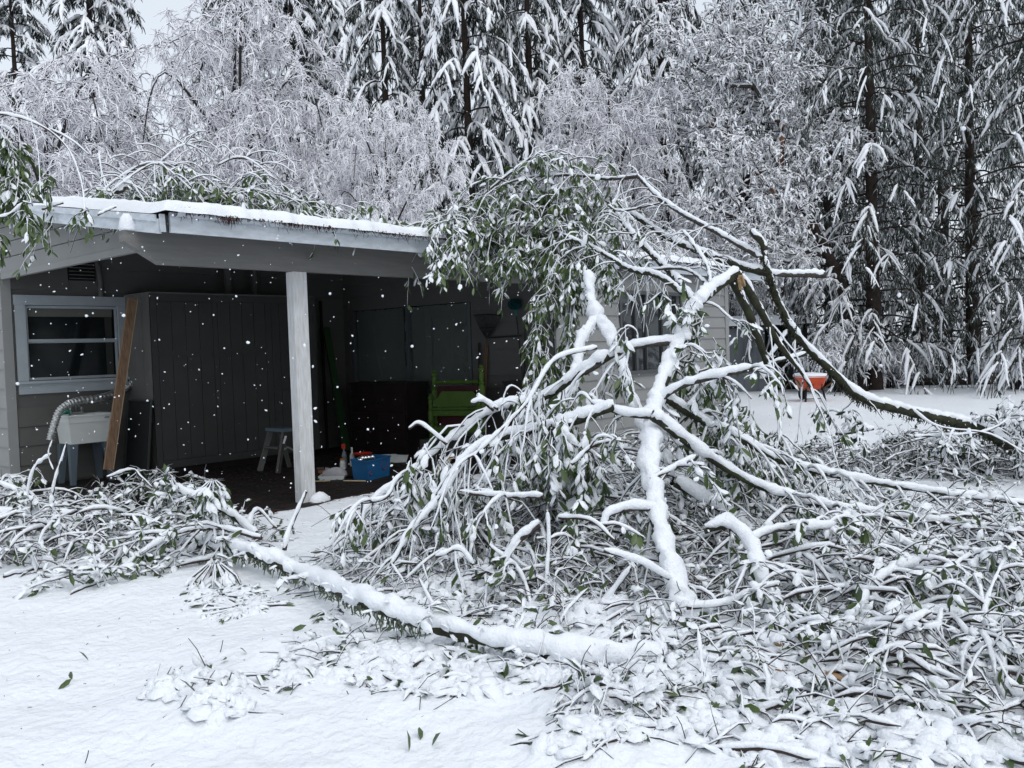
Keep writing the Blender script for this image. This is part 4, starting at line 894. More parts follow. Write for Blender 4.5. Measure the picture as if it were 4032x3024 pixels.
def make_fir(H, R, seed, label, cat='tree', name='fir_tree', nb=100, nsub=12, per=13, snowy=.75, z0=.06, droop=.9, green='fir_green', group='snow laden firs behind the house', fl=(.10, .30), fr_=(.012, .024), sr=(.035, .07), spine=True):
    """trunk, drooping boughs, fans of branchlets with snow lying along their tops and dark sprays hanging below"""
    global rng
    rng = np.random.default_rng(seed)
    t = thing(name, label, cat, (0, 0, 0), group)
    tr = smooth_path([[0, 0, -.4], [.05, 0, H*.4], [0, .05, H]], 16)
    V, Q = tubes(tr, np.linspace(.24, .02, 16)[None], 9, .06); g = Geo(); g.add(V, Q); g.obj('trunk', M['fir_bark'], t, smooth=True)
    z = H*(z0+(.97-z0)*(np.arange(nb)+.5)/nb)+rng.uniform(-.15, .15, nb); a = np.arange(nb)*2.399+rng.uniform(-.6, .6, nb)
    L = R*(1-(z/H))**.75*rng.uniform(.55, 1.2, nb)+.25
    s = np.linspace(0, 1, 9)[None, :, None]; d = np.stack([np.cos(a), np.sin(a), 0*a], -1)[:, None]
    P = np.stack([0*a, 0*a, z], -1)[:, None]+d*L[:, None, None]*s**.9+np.array([0, 0, 1.])*(L[:, None, None]*(.22*s-droop*rng.uniform(.6, 1.25, nb)[:, None, None]*s**2.1))
    P = P+np.cumsum(rng.normal(0, .03, P.shape), 1)*L[:, None, None]*.4
    g = Geo(); V, Q = tubes(P, prof(9, .03, .008), 4); g.add(V, Q); g.obj('boughs', M['fir_bark'], t, smooth=True)
    # branchlets fan out sideways in the bough's own plane and droop
    tt = rng.uniform(.18, 1, (nb, nsub)); f = tt*8; i = np.minimum(f.astype(int), 7); w = (f-i)[..., None]; ar = np.arange(nb)[:, None]
    p = P[ar, i]*(1-w)+P[ar, i+1]*w; T = P[ar, i+1]-P[ar, i]; T /= np.linalg.norm(T, axis=2, keepdims=True); sd = np.stack([-np.sin(a), np.cos(a), 0*a], -1)[:, None]*np.where(rng.random((nb, nsub)) < .5, 1., -1.)[..., None]
    dr = T*rng.uniform(.3, .9, (nb, nsub, 1))+sd*rng.uniform(.15, .9, (nb, nsub, 1)); dr /= np.linalg.norm(dr, axis=2, keepdims=True)
    Ls = (rng.uniform(.25, .62, (nb, nsub))*(.45+.55*np.minimum(1, L/1.6))[:, None])[..., None, None]
    s6 = np.linspace(0, 1, 6)[None, None, :, None]; S2 = p[:, :, None]+dr[:, :, None]*Ls*s6+np.array([0, 0, -1.])*Ls*(.25*s6+.75*s6*s6); S2 = (S2+np.cumsum(rng.normal(0, .05, S2.shape), 2)*Ls*.5).reshape(-1, 6, 3)
    load = np.clip(snowy*rng.uniform(.35, 1.65, nb), 0, 1); heavy = rng.random(nb*nsub) < np.repeat(load, nsub)
    g = Geo(); nh = heavy.sum()
    V, Q = tubes(S2[heavy]+np.array([0, 0, .035]), np.array([[.55, 1, 1.05, .95, .8, .35]])*rng.uniform(sr[0], sr[1], (nh, 1))*np.repeat(.6+.5*np.minimum(1, L/1.5), nsub)[heavy][:, None], 6, .22); g.add(V, Q, 1)
    hb = load > .45
    if hb.any() and spine: V, Q = tubes(P[hb][:, 2:]+np.array([0, 0, .05]), np.array([[.5, 1, 1.1, 1.1, 1, .8, .3]])*rng.uniform(.03, .055, (hb.sum(), 1)), 6, .25); g.add(V, Q, 1)
    F, _ = grow(S2, per, fl[0], fl[1], .75, .5, 3, .0, .35, .12, -.75)
    V, Q = tubes(F, np.array([[.6, 1., .25]])*rng.uniform(fr_[0], fr_[1], (len(F), 1)), 3, .2); g.add(V, Q, 0)
    Fh, _ = grow(S2[heavy], 4, fl[0]*.8, fl[1]*.75, .8, .7, 3, .1, .6, .12, -.25)
    V, Q = tubes(Fh+np.array([0, 0, .02]), np.array([[.7, 1., .4]])*rng.uniform(fr_[0]*1.2, fr_[1]*1.5, (len(Fh), 1)), 4, .2); g.add(V, Q, 1)
    g.obj('crown', [M[green], M['fir_snow']], t, smooth=True)
    return t
def make_madrone():
    global rng
    rng = np.random.default_rng(31)
    D = 25.5
    base = at(3400, 1480, D); base[2] = 0
    t = thing('madrone_tree', 'orange barked madrone with a leaning bare trunk and snowy leaf clumps beside the dark cedars', 'tree', tuple(base))
    T = [at(3400, 1480, D), at(3330, 1180, D), at(3262, 1010, D), at(3205, 900, D), at(3120, 760, D), at(3085, 690, D)]; T[0][2] = -.2
    T2 = [at(3205, 900, D), at(3150, 800, D+.1), at(3070, 700, D+.2), at(3080, 520, D+.2), at(3040, 430, D+.2), at(2960, 340, D+.3), at(2925, 320, D+.3)]
    V, Q = tubes(smooth_path(T, 26), np.linspace(.17, .11, 26)[None], 10, .12); g = Geo(); g.add(V, Q); g.obj('trunk', M['fir_bark'], t, smooth=True)
    LM = [T2, [at(3060, 480, D), at(3045, 350, D), at(3020, 260, D), at(2990, 215, D)], [at(3170, 850, D), at(3230, 740, D-.1), at(3250, 620, D), at(3290, 590, D), at(3350, 520, D)],
          [at(3200, 900, D), at(3100, 830, D-.3), at(3000, 700, D-.3), at(2850, 600, D-.4)], [at(3180, 860, D), at(3060, 760, D+.4), at(2900, 560, D+.4), at(2700, 420, D+.5)],
          [at(3020, 430, D), at(2920, 250, D), at(2850, 120, D), at(2800, -50, D)], [at(3040, 430, D), at(3100, 300, D), at(3150, 100, D), at(3130, -60, D)],
          [at(3230, 1000, D), at(3120, 980, D-.4), at(2950, 880, D-.4), at(2750, 800, D-.5)], [at(2960, 340, D), at(2860, 330, D), at(2740, 260, D+.2), at(2640, 150, D+.2)], [at(3215, 940, D), at(3130, 1030, D-.3), at(3000, 1000, D-.3), at(2880, 980, D-.4)]]
    rs = (.14, .07, .09, .09, .08, .06, .07, .08, .06, .07)
    P = np.array([smooth_path(l, 20) for l in LM])
    for k in range(len(P)):
        g = Geo(); V, Q = tubes(P[k:k+1], np.linspace(rs[k], rs[k]*.4, 20)[None], 7, .05); g.add(V, Q); lb = g.obj('limb', M['bark_red'] if k in (0, 3, 4) else M['bark'], t, smooth=True)
        Ps = P[k:k+1]+np.array([0, 0, 1.])*np.linspace(rs[k], rs[k]*.4, 20)[None, :, None]*.75; g = Geo(); V, Q = tubes(Ps, np.linspace(rs[k], rs[k]*.4, 20)[None]*.8+.012, 6, .15); g.add(V, Q); g.obj('snow', M['snow'], lb, smooth=True)
    S2, _ = grow(P, 26, .6, 1.7, .9, .1, 7, .15, .6, .3, .25)
    V, Q = tubes(S2, prof(7, .028, .012), 4); g = Geo(); g.add(V, Q); g.obj('branches', M['birch_bark'], t, smooth=True)
    S3, _ = grow(S2, 12, .25, .7, 1.0, .2, 4, .15, .5, .25, .2)
    V, Q = tubes(S3, prof(4, .014, .008), 3); g = Geo(); g.add(V, Q); g.obj('twigs', M['birch_twig'], t, smooth=True, kind='stuff')
    F, _ = grow(S3, 4, .07, .18, 1., .5, 3, .4, .5, .02, -.1)
    V, Q = tubes(F, np.array([[.012, .036, .01]])*rng.uniform(.7, 1.2, (len(F), 1)), 3); g = Geo(); g.add(V, Q); g.obj('crown', M['madrone_leaf'], t, smooth=True)
    return t
def place(t, px_, D, sc=(1, 1, 1), rot=0., z=0.):
    p = at(px_, 1400, D); t.location = (p[0], p[1], z); t.rotation_euler = (0, 0, rot); t.scale = sc
b1 = make_birch(9., 2.5, 101, 'tall weeping birch, its white dome highest behind the middle of the carport roof')
place(b1, 985, 20, (1.06, 1.06, 1.12), .3)
b2 = copy_tree(b1); b2['label'] = 'broad weeping birch at the far left behind the carport roof'
place(b2, 240, 17, (1, 1, .84), 1.1)
b3 = copy_tree(b1); b3['label'] = 'small round headed weeping birch right of the tallest white dome'; place(b3, 1545, 19, (.66, .66, .80), 2.2)
b4 = copy_tree(b2); b4['label'] = 'pale weeping birch far off behind the leafy tangle on the roof'; place(b4, 2420, 27, (1.15, 1.15, 1.15), 4.0)
b5 = copy_tree(b1); b5['label'] = 'weeping birch cut by the left edge of the photo'; place(b5, -260, 19, (.9, .9, .85), 5.0)
b6 = copy_tree(b2); b6['label'] = 'low bushy birch between the two white domes on the left'; place(b6, 620, 19, (.75, .75, .72), 3.0)
f1 = make_fir(20, 3.1, 201, 'fir with heavy white boughs, its trunk right of the small white dome', snowy=.72, per=11)
f2 = make_fir(20, 2.7, 202, 'narrow snow loaded fir left of the far pale birch', snowy=.85, nb=84, per=9, droop=1.1)
f3 = make_fir(19, 3.6, 203, 'broad dark cedar with drooping sprays left of the bare trunk gap', name='cedar_tree', snowy=.30, z0=.045, droop=.85, green='cedar_green', nb=136, nsub=14, per=10, fl=(.06, .20), fr_=(.009, .017), sr=(.02, .045), spine=False, group='dark cedars at the right')
place(f1, 1870, 29, (1, 1, 1.0), .0); place(f2, 2120, 30, (1.05, 1.05, 1), .7); place(f3, 3440, 26, (1.05, 1.05, 1), .2)
def cp_fir(src, label, px_, D, sc, rot):
    c = copy_tree(src); c['label'] = label; place(c, px_, D, sc, rot); return c
for a in ((f2, 'snowy fir just right of the tallest white birch dome', 1560, 30, (.95, .95, .95), 2.0), (f1, 'fir rising behind the left birch crowns', 420, 30, (1.25, 1.25, .90), 3.3),
          (f2, 'fir spire near the top left sky gap', 120, 32, (1.1, 1.1, .82), 1.1), (f1, 'tall fir right of centre behind the far pale birch', 2630, 33, (.95, .95, 1.05), 4.4),
          (f2, 'fir behind the top of the orange barked tree', 2950, 34, (1, 1, 1.0), 5.3), (f2, 'fir between the middle firs, third white spire from the domes', 1700, 36, (1.1, 1.1, 1.1), 3.9), (f1, 'fir half hidden behind the narrow fir', 2330, 36, (1.1, 1.1, 1.1), 1.9),
          (f1, 'fir filling the gap behind the tallest birch', 1200, 34, (1.2, 1.2, 1.0), 5.9)): cp_fir(*a)
for a in ((f3, 'cedar whose dark trunk stands nearest the snow buried car', 3835, 28, (1.0, 1.0, 1.05), 2.1), (f3, 'cedar at the right edge of the photo with long white tipped boughs', 4110, 23, (.95, .95, 1.0), 3.7),
          (f3, 'cedar behind the second trunk, filling the top right', 3620, 33, (1.15, 1.15, 1.15), 4.9), (f3, 'cedar standing beside the orange barked tree', 3270, 31, (.8, .8, 1.1), .9)): cp_fir(*a)
# a far row closing the view
k = 0
side = ['at the far left', 'behind the left birches', 'behind the tallest birch', 'behind the small dome', 'behind the middle firs', 'behind the narrow fir', 'behind the far pale birch', 'behind the madrone', 'behind the shed', 'behind the first cedar', 'behind the car', 'at the far right', 'past the right edge']
for k, px_ in enumerate(np.linspace(-200, 4500, 13)):
    cp_fir((f3, f1, f2)[k % 3], 'dim far conifer of the back row '+side[k], px_, 46+5*(k % 2), (1.7, 1.7, 1.35 if px_ > 900 else .75), k*1.7)['group'] = 'far conifers closing the view'
for a in ((f1, 'fir across the lawn, seen only mirrored in the right window', (21, -8, 0), .4), (f3, 'cedar across the lawn, seen only mirrored in the right window', (27, -4, 0), 2.4), (f1, 'second fir across the lawn, mirrored at the window edge', (16, -11, 0), 1.4)):
    c = copy_tree(a[0]); c['label'] = a[1]; c['group'] = 'trees across the lawn mirrored in the window'; c.location = a[2]; c.rotation_euler = (0, 0, a[3]); c.scale = (1, 1, .8)
mad = make_madrone()
# underbrush at the right behind the shed and lawn
rng = np.random.default_rng(55)
def bush(label, px_, D, w, h, n, seed, snow_=True, green=False):
    global rng
    rng = np.random.default_rng(seed); c = at(px_, 1450, D); c[2] = 0
    t = thing('snowy_bush', label, 'bush', tuple(c), 'bushes at the edge of the lawn'); P = []
    for k in range(n):
        a = rng.uniform(0, 2*np.pi); r = rng.uniform(.2, 1)*w; hh = h*rng.uniform(.6, 1.1); d = np.array([math.cos(a), math.sin(a), 0]); P.append(smooth_path([c+d*.1, c+d*r*.5+(0, 0, hh*.7), c+d*r*.85+(0, 0, hh), c+d*r*1.15+(0, 0, hh*.75)], 10))
    P = np.array(P); V, Q = tubes(P, prof(10, .022, .01), 4); g = Geo(); g.add(V, Q); g.obj('stems', M['birch_bark'], t, smooth=True)
    S2, _ = grow(P, 14, .25, .7, .9, .5, 6, .1, .5, .15, .1); V, Q = tubes(S2, prof(6, .016, .009), 3); g = Geo(); g.add(V, Q); g.obj('twigs', M['birch_twig'], t, smooth=True, kind='stuff')
    F, _ = grow(S2, 9, .07, .22, 1., .6, 3, .1, .5, .02, -.1); V, Q = tubes(F, np.array([[.01, .03, .01]])*rng.uniform(.7, 1.3, (len(F), 1)), 3); g = Geo(); g.add(V, Q); g.obj('crown', M['madrone_leaf'] if not green else M['fir_green'], t, smooth=True); return t
bush('snowy bush directly behind the right end of the roof', 2820, 31, 2.4, 4.6, 26, 61)
bush('snowy shrub thicket between house end and cedars', 3030, 32, 2.4, 4.4, 30, 62)
bush('snowy shrub behind the leafy tangle on the roof', 2500, 22, 1.8, 4.6, 30, 63)
bush('low snowy bush at the foot of the first cedar', 3300, 25.5, 1.1, 1.9, 22, 64)
bush('low snowy bush beside the cedar trunk nearest the lawn', 3500, 26.5, 1.3, 1.3, 18, 65)
bush('snowy bush low down at the right edge', 3990, 24, 1.3, 1.8, 20, 66)
bush('snowy shrub behind the forked limb', 2250, 24, 1.9, 5.0, 28, 67)
bush('snowy shrub crown just above the eave left of the tangle', 1900, 22, 1.5, 4.2, 22, 68)
# ------------------------------------------------------------------ the broken limbs and brush in front
# leaf template: unit length along x
def leaf_tmpl(w=.34):
    V = np.array([[0, 0, 0], [.28, w*.42, .03], [.28, 0, -.01], [.28, -w*.42, .03], [.66, w*.5, .02], [.66, 0, -.03], [.66, -w*.5, .02], [1, 0, -.09]])
    return V, np.array([[1, 4, 5, 2], [2, 5, 6, 3]]), np.array([[0, 1, 2], [0, 2, 3], [4, 7, 5], [5, 7, 6]])
LV, LQ, LT = leaf_tmpl()
def snow_tmpl():
    o = np.array([[-.02, 0], [.25, .17], [.65, .20], [1.0, 0.01], [.65, -.20], [.25, -.17]]); c = np.array([.48, 0])
    V = [[x, y*1.1, 0.0] for x, y in o]+[[c[0]+(x-c[0])*.72, y*.75, .17] for x, y in o]
    Q = [[a, (a+1) % 6, (a+1) % 6+6, a+6] for a in range(6)]+[[6, 7, 8, 9], [6, 9, 10, 11]]
    return np.array(V), np.array(Q)
SV, SQ = snow_tmpl()
def inst(V, F, A, pos, sc):
    """V template, A [M,3,3] columns = axes, pos, scale [M] or [M,3]"""
    sc = np.asarray(sc); sc = sc[:, None]*np.ones(3) if sc.ndim == 1 else sc
    X = np.einsum('mij,vj->mvi', A*sc[:, None, :], V)+pos[:, None]
    n = len(V); return X.reshape(-1, 3), [(f[None]+np.arange(len(pos))[:, None, None]*n).reshape(-1, f.shape[1]) for f in F]
def frames(d, up=None, tilt=.5):
    n = len(d); d = d/(np.linalg.norm(d, axis=1, keepdims=True)+1e-9); u = np.zeros((n, 3)); u[:, 2] = 1; u = u+rng.normal(0, tilt, (n, 3))
    s = np.cross(u, d); s /= np.linalg.norm(s, axis=1, keepdims=True)+1e-9; u = np.cross(d, s); u[u[:, 2] < 0] *= 1; return np.stack([d, s, u], -1)
ALL_LEAVES = []
class Brush:
    def __init__(s, t, floor=True): s.t = t; s.b = Geo(); s.s = Geo(); s.l = Geo(); s.ls = Geo(); s.floor = floor; s.near = []
    def clamp(s, P, R):
        if not s.floor: return P
        h = ground_h(P[..., 0], P[..., 1]); P = P.copy(); P[..., 2] = np.maximum(P[..., 2], h+R*.6); return P
    def twigs(s, P, R, th=.012, k=4, mi=0, sp=1., wob=.12):
        R = np.broadcast_to(R, P.shape[:2]); P = s.clamp(P, R)
        V, Q = tubes(P, R, k, .08); s.b.add(V, Q, mi)
        m_ = rng.random(len(P)) < sp
        if m_.any(): snow_tube(s.s, P[m_], R[m_], th[m_] if np.ndim(th) == 2 and len(th) == len(P) else th, k, wob)
        return P
    def leaves(s, P, c, size=(.07, .13), snowp=.75, start=.5, droop=.5, up=.1, thick=1.):
        Q_, _ = grow(P, c, .01, .02, 1.0, 0, 2, start, .55, 0, up-droop); p = Q_[:, 0]; d = Q_[:, 1]-Q_[:, 0]
        if s.floor: p = p.copy(); p[:, 2] = np.maximum(p[:, 2], ground_h(p[:, 0], p[:, 1])+.015)
        A = frames(d); L = rng.uniform(size[0], size[1], len(p)); sc = np.stack([L, L*rng.uniform(.75, 1.15, len(p)), L], -1)
        V, (q, t_) = inst(LV, [LQ, LT], A, p, sc); s.l.add(V, np.concatenate([q]), 0); s.l.F.append(t_+s.l.n-len(V)); s.l.V.append(np.zeros((0, 3))); s.l.I.append(0)
        m_ = rng.random(len(p)) < snowp*(.4+.6*np.clip(A[:, 2, 2]+.3, 0, 1))
        if m_.any():
            th = rng.uniform(.6, 1.5, m_.sum())*thick; sc2 = np.stack([L[m_]*rng.uniform(.75, 1.1, m_.sum()), L[m_]*rng.uniform(.6, 1.15, m_.sum()), np.minimum(L[m_]*th, .10)*.8], -1); sg = np.sign(A[m_][:, 2, 2]+1e-6)
            A2 = A[m_].copy(); A2[:, :, 2] *= sg[:, None]; A2[:, :, 1] *= sg[:, None]
            V, (q,) = inst(SV, [SQ], A2, p[m_]+A2[:, :, 2]*.002, sc2); V = V+rng.normal(0, .0038*min(1, thick), V.shape); s.ls.add(V, q, 0)
        return p
    def done(s, bark='twig', leaf='leaf', sub=''):
        if s.b.V: s.b.obj('twigs', M[bark], s.t, smooth=True, kind='stuff')
        if s.s.V: s.s.obj('twig_snow', M['snow'], s.t, smooth=True, kind='stuff')
        if s.l.V: s.l.obj('leaves', M[leaf], s.t, smooth=True, kind='stuff')
        if s.ls.V: s.ls.obj('leaf_snow', M['snow'], s.t, smooth=True, kind='stuff')
def snow_tube(g, P, R, th, k=7, wob=.12, cov=.95, pn=None):
    T = np.gradient(P, axis=1); T /= np.linalg.norm(T, axis=2, keepdims=True)+1e-9; hz = np.sqrt(np.clip(1-T[..., 2]**2, 0, 1))
    hz = hz**.7
    ph = rng.uniform(0, 9, (len(P), 4, 1)); arc = np.cumsum(np.linalg.norm(np.diff(P, axis=1, prepend=P[:, :1]), axis=2), 1)
    lump = 1+.06*np.sin(arc*31+ph[:, 0])+.05*np.sin(arc*57+ph[:, 1])+.07*np.sin(arc*13+ph[:, 2])
    gp = .55+.45*np.clip(1.5+1.7*np.sin(arc*5.3+ph[:, 3]), 0, 1)
    Rs = (R*cov*(.75+.25*gp)+th*.42*hz*gp)*lump; off = (R*(1.25-cov)+th*.55*hz)
    Rs = Rs.copy(); Rs[:, 0] *= .4; Rs[:, -1] *= .4; Rs[:, 1] *= .8; Rs[:, -2] *= .8
    Ps = P.copy(); Ps[..., 2] += off
    # steep wood keeps its snow on the windward side only
    side = (1-hz)[..., None]*np.array([-.62, -.78, 0])*R[..., None]*.45; Ps += side
    V, Q = tubes(Ps, Rs, k, wob, None, pn); g.add(V, Q)
def limb(t, name, pts, w0, w1, bark='bark', th=.02, n=None, k=9, snow=True, wpx=True, floor=True, cov=.95, pn=(.7, 22)):
    """one limb: pts of (x,y,depth) seen in the photo; widths in photo pixels at the ends"""
    Pp = [at(*p) if len(p) == 3 else on_z(p[0], p[1], p[3]) for p in pts]; P = np.array(Pp)
    ln = np.linalg.norm(np.diff(P, axis=0), axis=1).sum(); n = n or int(np.clip(ln/.035, 12, 120)); C = smooth_path(P, n)
    Dd = (C-CAM)@AX[2]; R = np.linspace(w0, w1, n)/2/FPX*Dd*(.84 if w0 > 30 else .92)
    if snow: R = np.maximum(R-th*.45, R*.55)
    w_ = np.cumsum(rng.normal(0, 1, (n, 3)), 0); kk = max(3, n//10)|1; w_ = np.stack([np.convolve(np.pad(w_[:, q], kk, mode='edge'), np.hanning(2*kk+1)/np.hanning(2*kk+1).sum(), 'valid')[:n] for q in range(3)], -1)
    w_ -= np.linspace(w_[0], w_[-1], n); C = C+w_/(np.abs(w_).max()+1e-6)*R[:, None]*.45
    if floor: C[:, 2] = np.maximum(C[:, 2], ground_h(C[:, 0], C[:, 1])+R*(.5 if w0 < 120 else -.5))
    rr = R*(1+.10*np.sin(np.arange(n)*.9+rng.uniform(0, 6))*rng.random(n)); g = Geo(); V, Q = tubes(C[None], rr[None], k, .06); g.add(V, Q)
    i0 = 0; g.add(V[:k], [list(range(k))[::-1]]); g.add(V[-k:], [list(range(k))]); o = g.obj(name, M[bark], t, smooth=True)
    if snow:
        n2 = int(n*1.4); C2 = smooth_path(C, n2); R2 = np.interp(np.linspace(0, 1, n2), np.linspace(0, 1, n), R); g = Geo(); snow_tube(g, C2[None], R2[None], th, k+3, .02, cov, pn); g.obj('snow', M['snow'], o, smooth=True)
    return C, R, o
def dress(t, Cs, br, c1=.0, l1=(.2, .5), c2=5, leaf=5, snowp=.75, spread=.8, grav=.3, up=.1, th=.012, r1=.008, size=(.055, .115), leafy=True, N=7, start=.15, droop=.5):
    """twigs and leaves along finished limbs; c1 = twigs per metre"""
    for C in Cs:
        ln = np.linalg.norm(np.diff(C, axis=0), axis=1).sum(); c = max(1, int(c1*ln)); P1, _ = grow(C[None], c, l1[0], l1[1], spread, grav, N+2, start, .5, .12, up)
        P1 = br.twigs(P1, prof(N+2, r1, r1*.5), th, 5)
        if c2: P2, _ = grow(P1, c2, l1[0]*.35, l1[1]*.45, .7, grav*.9, 5, .25, .6, .12, up*.5); P2 = br.twigs(P2, prof(5, r1*.5, r1*.3), th*.8, 3)
        else: P2 = P1
        if leafy: br.leaves(P2, leaf, size, snowp, .45, droop)
rng = np.random.default_rng(900)
# --- the trunk lying across the snow and its limbs
ft = thing('fallen_tree', 'thick snow buried trunk lying across the foreground from the left brush to the leaning limb', 'fallen tree', tuple(on_z(1900, 2480, 0)))
def gD(x, y, z): p = on_z(x, y, z); return (x, y, float((p-CAM)@AX[2]))
T1 = [gD(2790, 2660, -.03), gD(2500, 2605, .06), gD(2200, 2580, .09), gD(1900, 2525, .11), gD(1650, 2460, .13), gD(1420, 2375, .17), (1200, 2275, 5.75), (1020, 2195, 6.1), (900, 2150, 6.4)]
C0, R0, o = limb(ft, 'trunk', T1, 120, 64, 'bark_moss', .055, k=18, pn=(1.0, 9))
# ragged lower edge of the snow and hanging lichen
g = Geo(); n = 360; i = rng.integers(int(len(C0)*.5), len(C0)-1, n); p = C0[i]+rng.normal(0, .02, (n, 3)); p[:, 2] -= R0[i]*.6
P = np.stack([p, p+rng.normal(0, .008, (n, 3))-(0, 0, .02), p+rng.normal(0, .012, (n, 3))-(0, 0, .045)], 1); V, Q = tubes(P, np.array([[.005, .005, .002]]), 3); g.add(V, Q); g.obj('lichen', M['lichen'], ft, kind='stuff')
g = Geo(); n = 200; i = rng.integers(2, len(C0)-1, n); dd = rng.normal(size=(n, 3)); dd[:, 2] = rng.uniform(-.5, .3, n); dd /= np.linalg.norm(dd, axis=1)[:, None]; p = C0[i]+dd*(R0[i][:, None]+.02)+(0, 0, .02)
A = frames(rand_dirs(n)); V, (q,) = inst(SV, [SQ], A, p, rng.uniform(.04, .09, n)); g.add(V, q); g.obj('loose_snow', M['snow'], ft, smooth=True, kind='stuff')
Cs = []
for pts, a_, b_, th in (([(960, 2170, 6.3), (700, 2125, 6.9), (450, 2062, 7.2), (200, 2032, 7.3), (-80, 2030, 7.4)], 66, 44, .03),
                    ([(1030, 2120, 6.2), (850, 2080, 6.4), (700, 2100, 6.4), (560, 2180, 6.3), (430, 2285, 6.1), (280, 2375, 5.8)], 28, 14, .025),
                    ([(900, 2185, 6.5), (700, 2225, 6.4), (560, 2250, 6.35), (440, 2300, 6.2), (400, 2350, 6.1)], 30, 14, .022),
                    ([(1120, 2165, 6.2), (1150, 2060, 6.3), (1205, 1935, 6.35)], 34, 30, .022),
                    ([(1010, 2110, 6.5), (860, 1995, 6.9), (760, 1955, 7.0), (665, 1905, 7.1)], 46, 38, .03),
                    ([(850, 2140, 6.4), (843, 2010, 6.4), (838, 1905, 6.4)], 24, 18, .02), ([(960, 2110, 6.6), (1010, 2010, 7.0), (1090, 2080, 7.0)], 24, 16, .02)):
    C, R, o = limb(ft, 'branch', pts, a_, b_, 'bark_moss' if a_ > 40 else 'twig', th, k=8); Cs.append(C)
br = Brush(ft)
dress(ft, Cs[:3]+[Cs[4]], br, 9, (.15, .45), 4, 5, .8, th=.022, r1=.007)
dress(ft, [C0], br, 1.6, (.12, .25), 2, 3, .9, up=.7, th=.02, r1=.006)
# cap of drooping snowed leaves on the upright twig, and the hanging clump beneath
for (x, y, D, rr, nn, sp) in ((840, 1925, 6.4, .10, 60, .98), (850, 2270, 6.0, .16, 110, .9), (870, 2420, 5.7, .20, 160, .92), (960, 2520, 5.4, .22, 170, .97), (1330, 2430, 5.2, .10, 40, .95), (1290, 2480, 5.1, .08, 30, .98)):
    c = at(x, y, D); a = rng.uniform(0, 2*np.pi, nn//4); r_ = rr*np.sqrt(rng.random(nn//4)); P = np.stack([c+np.stack([r_*.3*np.cos(a), r_*.3*np.sin(a), 0*a+rr*.5], -1), c+np.stack([r_*np.cos(a), r_*np.sin(a), 0*a], -1), c+np.stack([r_*1.2*np.cos(a), r_*1.2*np.sin(a), 0*a-rr*.9], -1)], 1)
    P = br.twigs(P, np.array([[.005, .004, .003]]), .02, 4); br.leaves(P, 5, (.07, .12), sp, .2, 1.1, thick=1.3)
br.done()

# --- the tall leaning limb with the broken elbow
A = [(2760, 2560, 4.75), (2700, 2400, 4.85), (2640, 2230, 5.0), (2590, 2020, 5.3), (2555, 1830, 5.6), (2565, 1660, 5.9), (2600, 1520, 6.1), (2665, 1390, 6.3), (2720, 1250, 6.45), (2790, 1160, 6.5), (2905, 1072, 6.6)]
la = thing('leaning_limb', 'tall snow plastered limb leaning up to a broken orange elbow right of centre', 'broken limb', tuple(on_z(2750, 2530, 0)))
CA, RA, o = limb(la, 'limb', A, 125, 66, 'bark_moss', .045, k=12)
AB = {}
for key, pts, a_, b_, th, bk in (
    ('B1', [(2885, 1105, 6.62), (2960, 1250, 6.7), (3030, 1450, 6.8), (3062, 1600, 6.8), (3075, 1760, 6.7)], 52, 22, .012, 'bark_moss'),
    ('B2', [(2905, 1080, 6.65), (2985, 1215, 6.75), (3060, 1350, 6.8), (3170, 1490, 6.85), (3245, 1650, 6.9)], 56, 14, .014, 'bark_moss'),
    ('A2', [(2590, 1580, 6.0), (2700, 1515, 5.9), (2850, 1480, 5.8), (2965, 1453, 5.75)], 44, 44, .03, 'bark'),
    ('A3', [(2720, 1330, 6.35), (2640, 1350, 6.3), (2520, 1365, 6.3), (2424, 1395, 6.3), (2300, 1470, 6.35)], 50, 44, .03, 'bark'),
    ('A5', [(2580, 1640, 5.8), (2440, 1625, 5.9), (2330, 1590, 6.0)], 50, 30, .03, 'bark'),
    ('S5', [(2660, 2290, 4.9), (2515, 2215, 4.85), (2378, 2170, 4.8)], 38, 26, .02, 'bark'), ('S6', [(2600, 2010, 5.3), (2500, 1998, 5.25), (2397, 2028, 5.2), (2370, 2080, 5.2)], 52, 34, .035, 'bark')):
    C, R, o = limb(la, 'branch', pts, a_, b_, bk, th, k=9, cov=.72 if key[0] == 'B' else .95); AB[key] = C
g = Geo(); p = at(2915, 1085, 6.55); bar(g, p, at(2928, 1125, 6.6), .03, .02); bar(g, at(2908, 1095, 6.5), at(2916, 1140, 6.55), .018, .014); g.obj('split_wood', M['wood_raw'], la)
br = Brush(la)
dress(la, [AB['B1'], AB['B2']], br, 5, (.2, .5), 2, 3, .45, grav=.9, up=-.2, th=.010, r1=.006, droop=1.0)
dress(la, [AB['A3'], AB['A2'], AB['A5']], br, 8, (.15, .45), 3, 5, .8, grav=.7, up=-.1, th=.018, r1=.006, droop=.9)
dress(la, [CA[len(CA)//3:]], br, 4, (.15, .45), 3, 5, .75, grav=.7, th=.018, r1=.006, droop=.8)
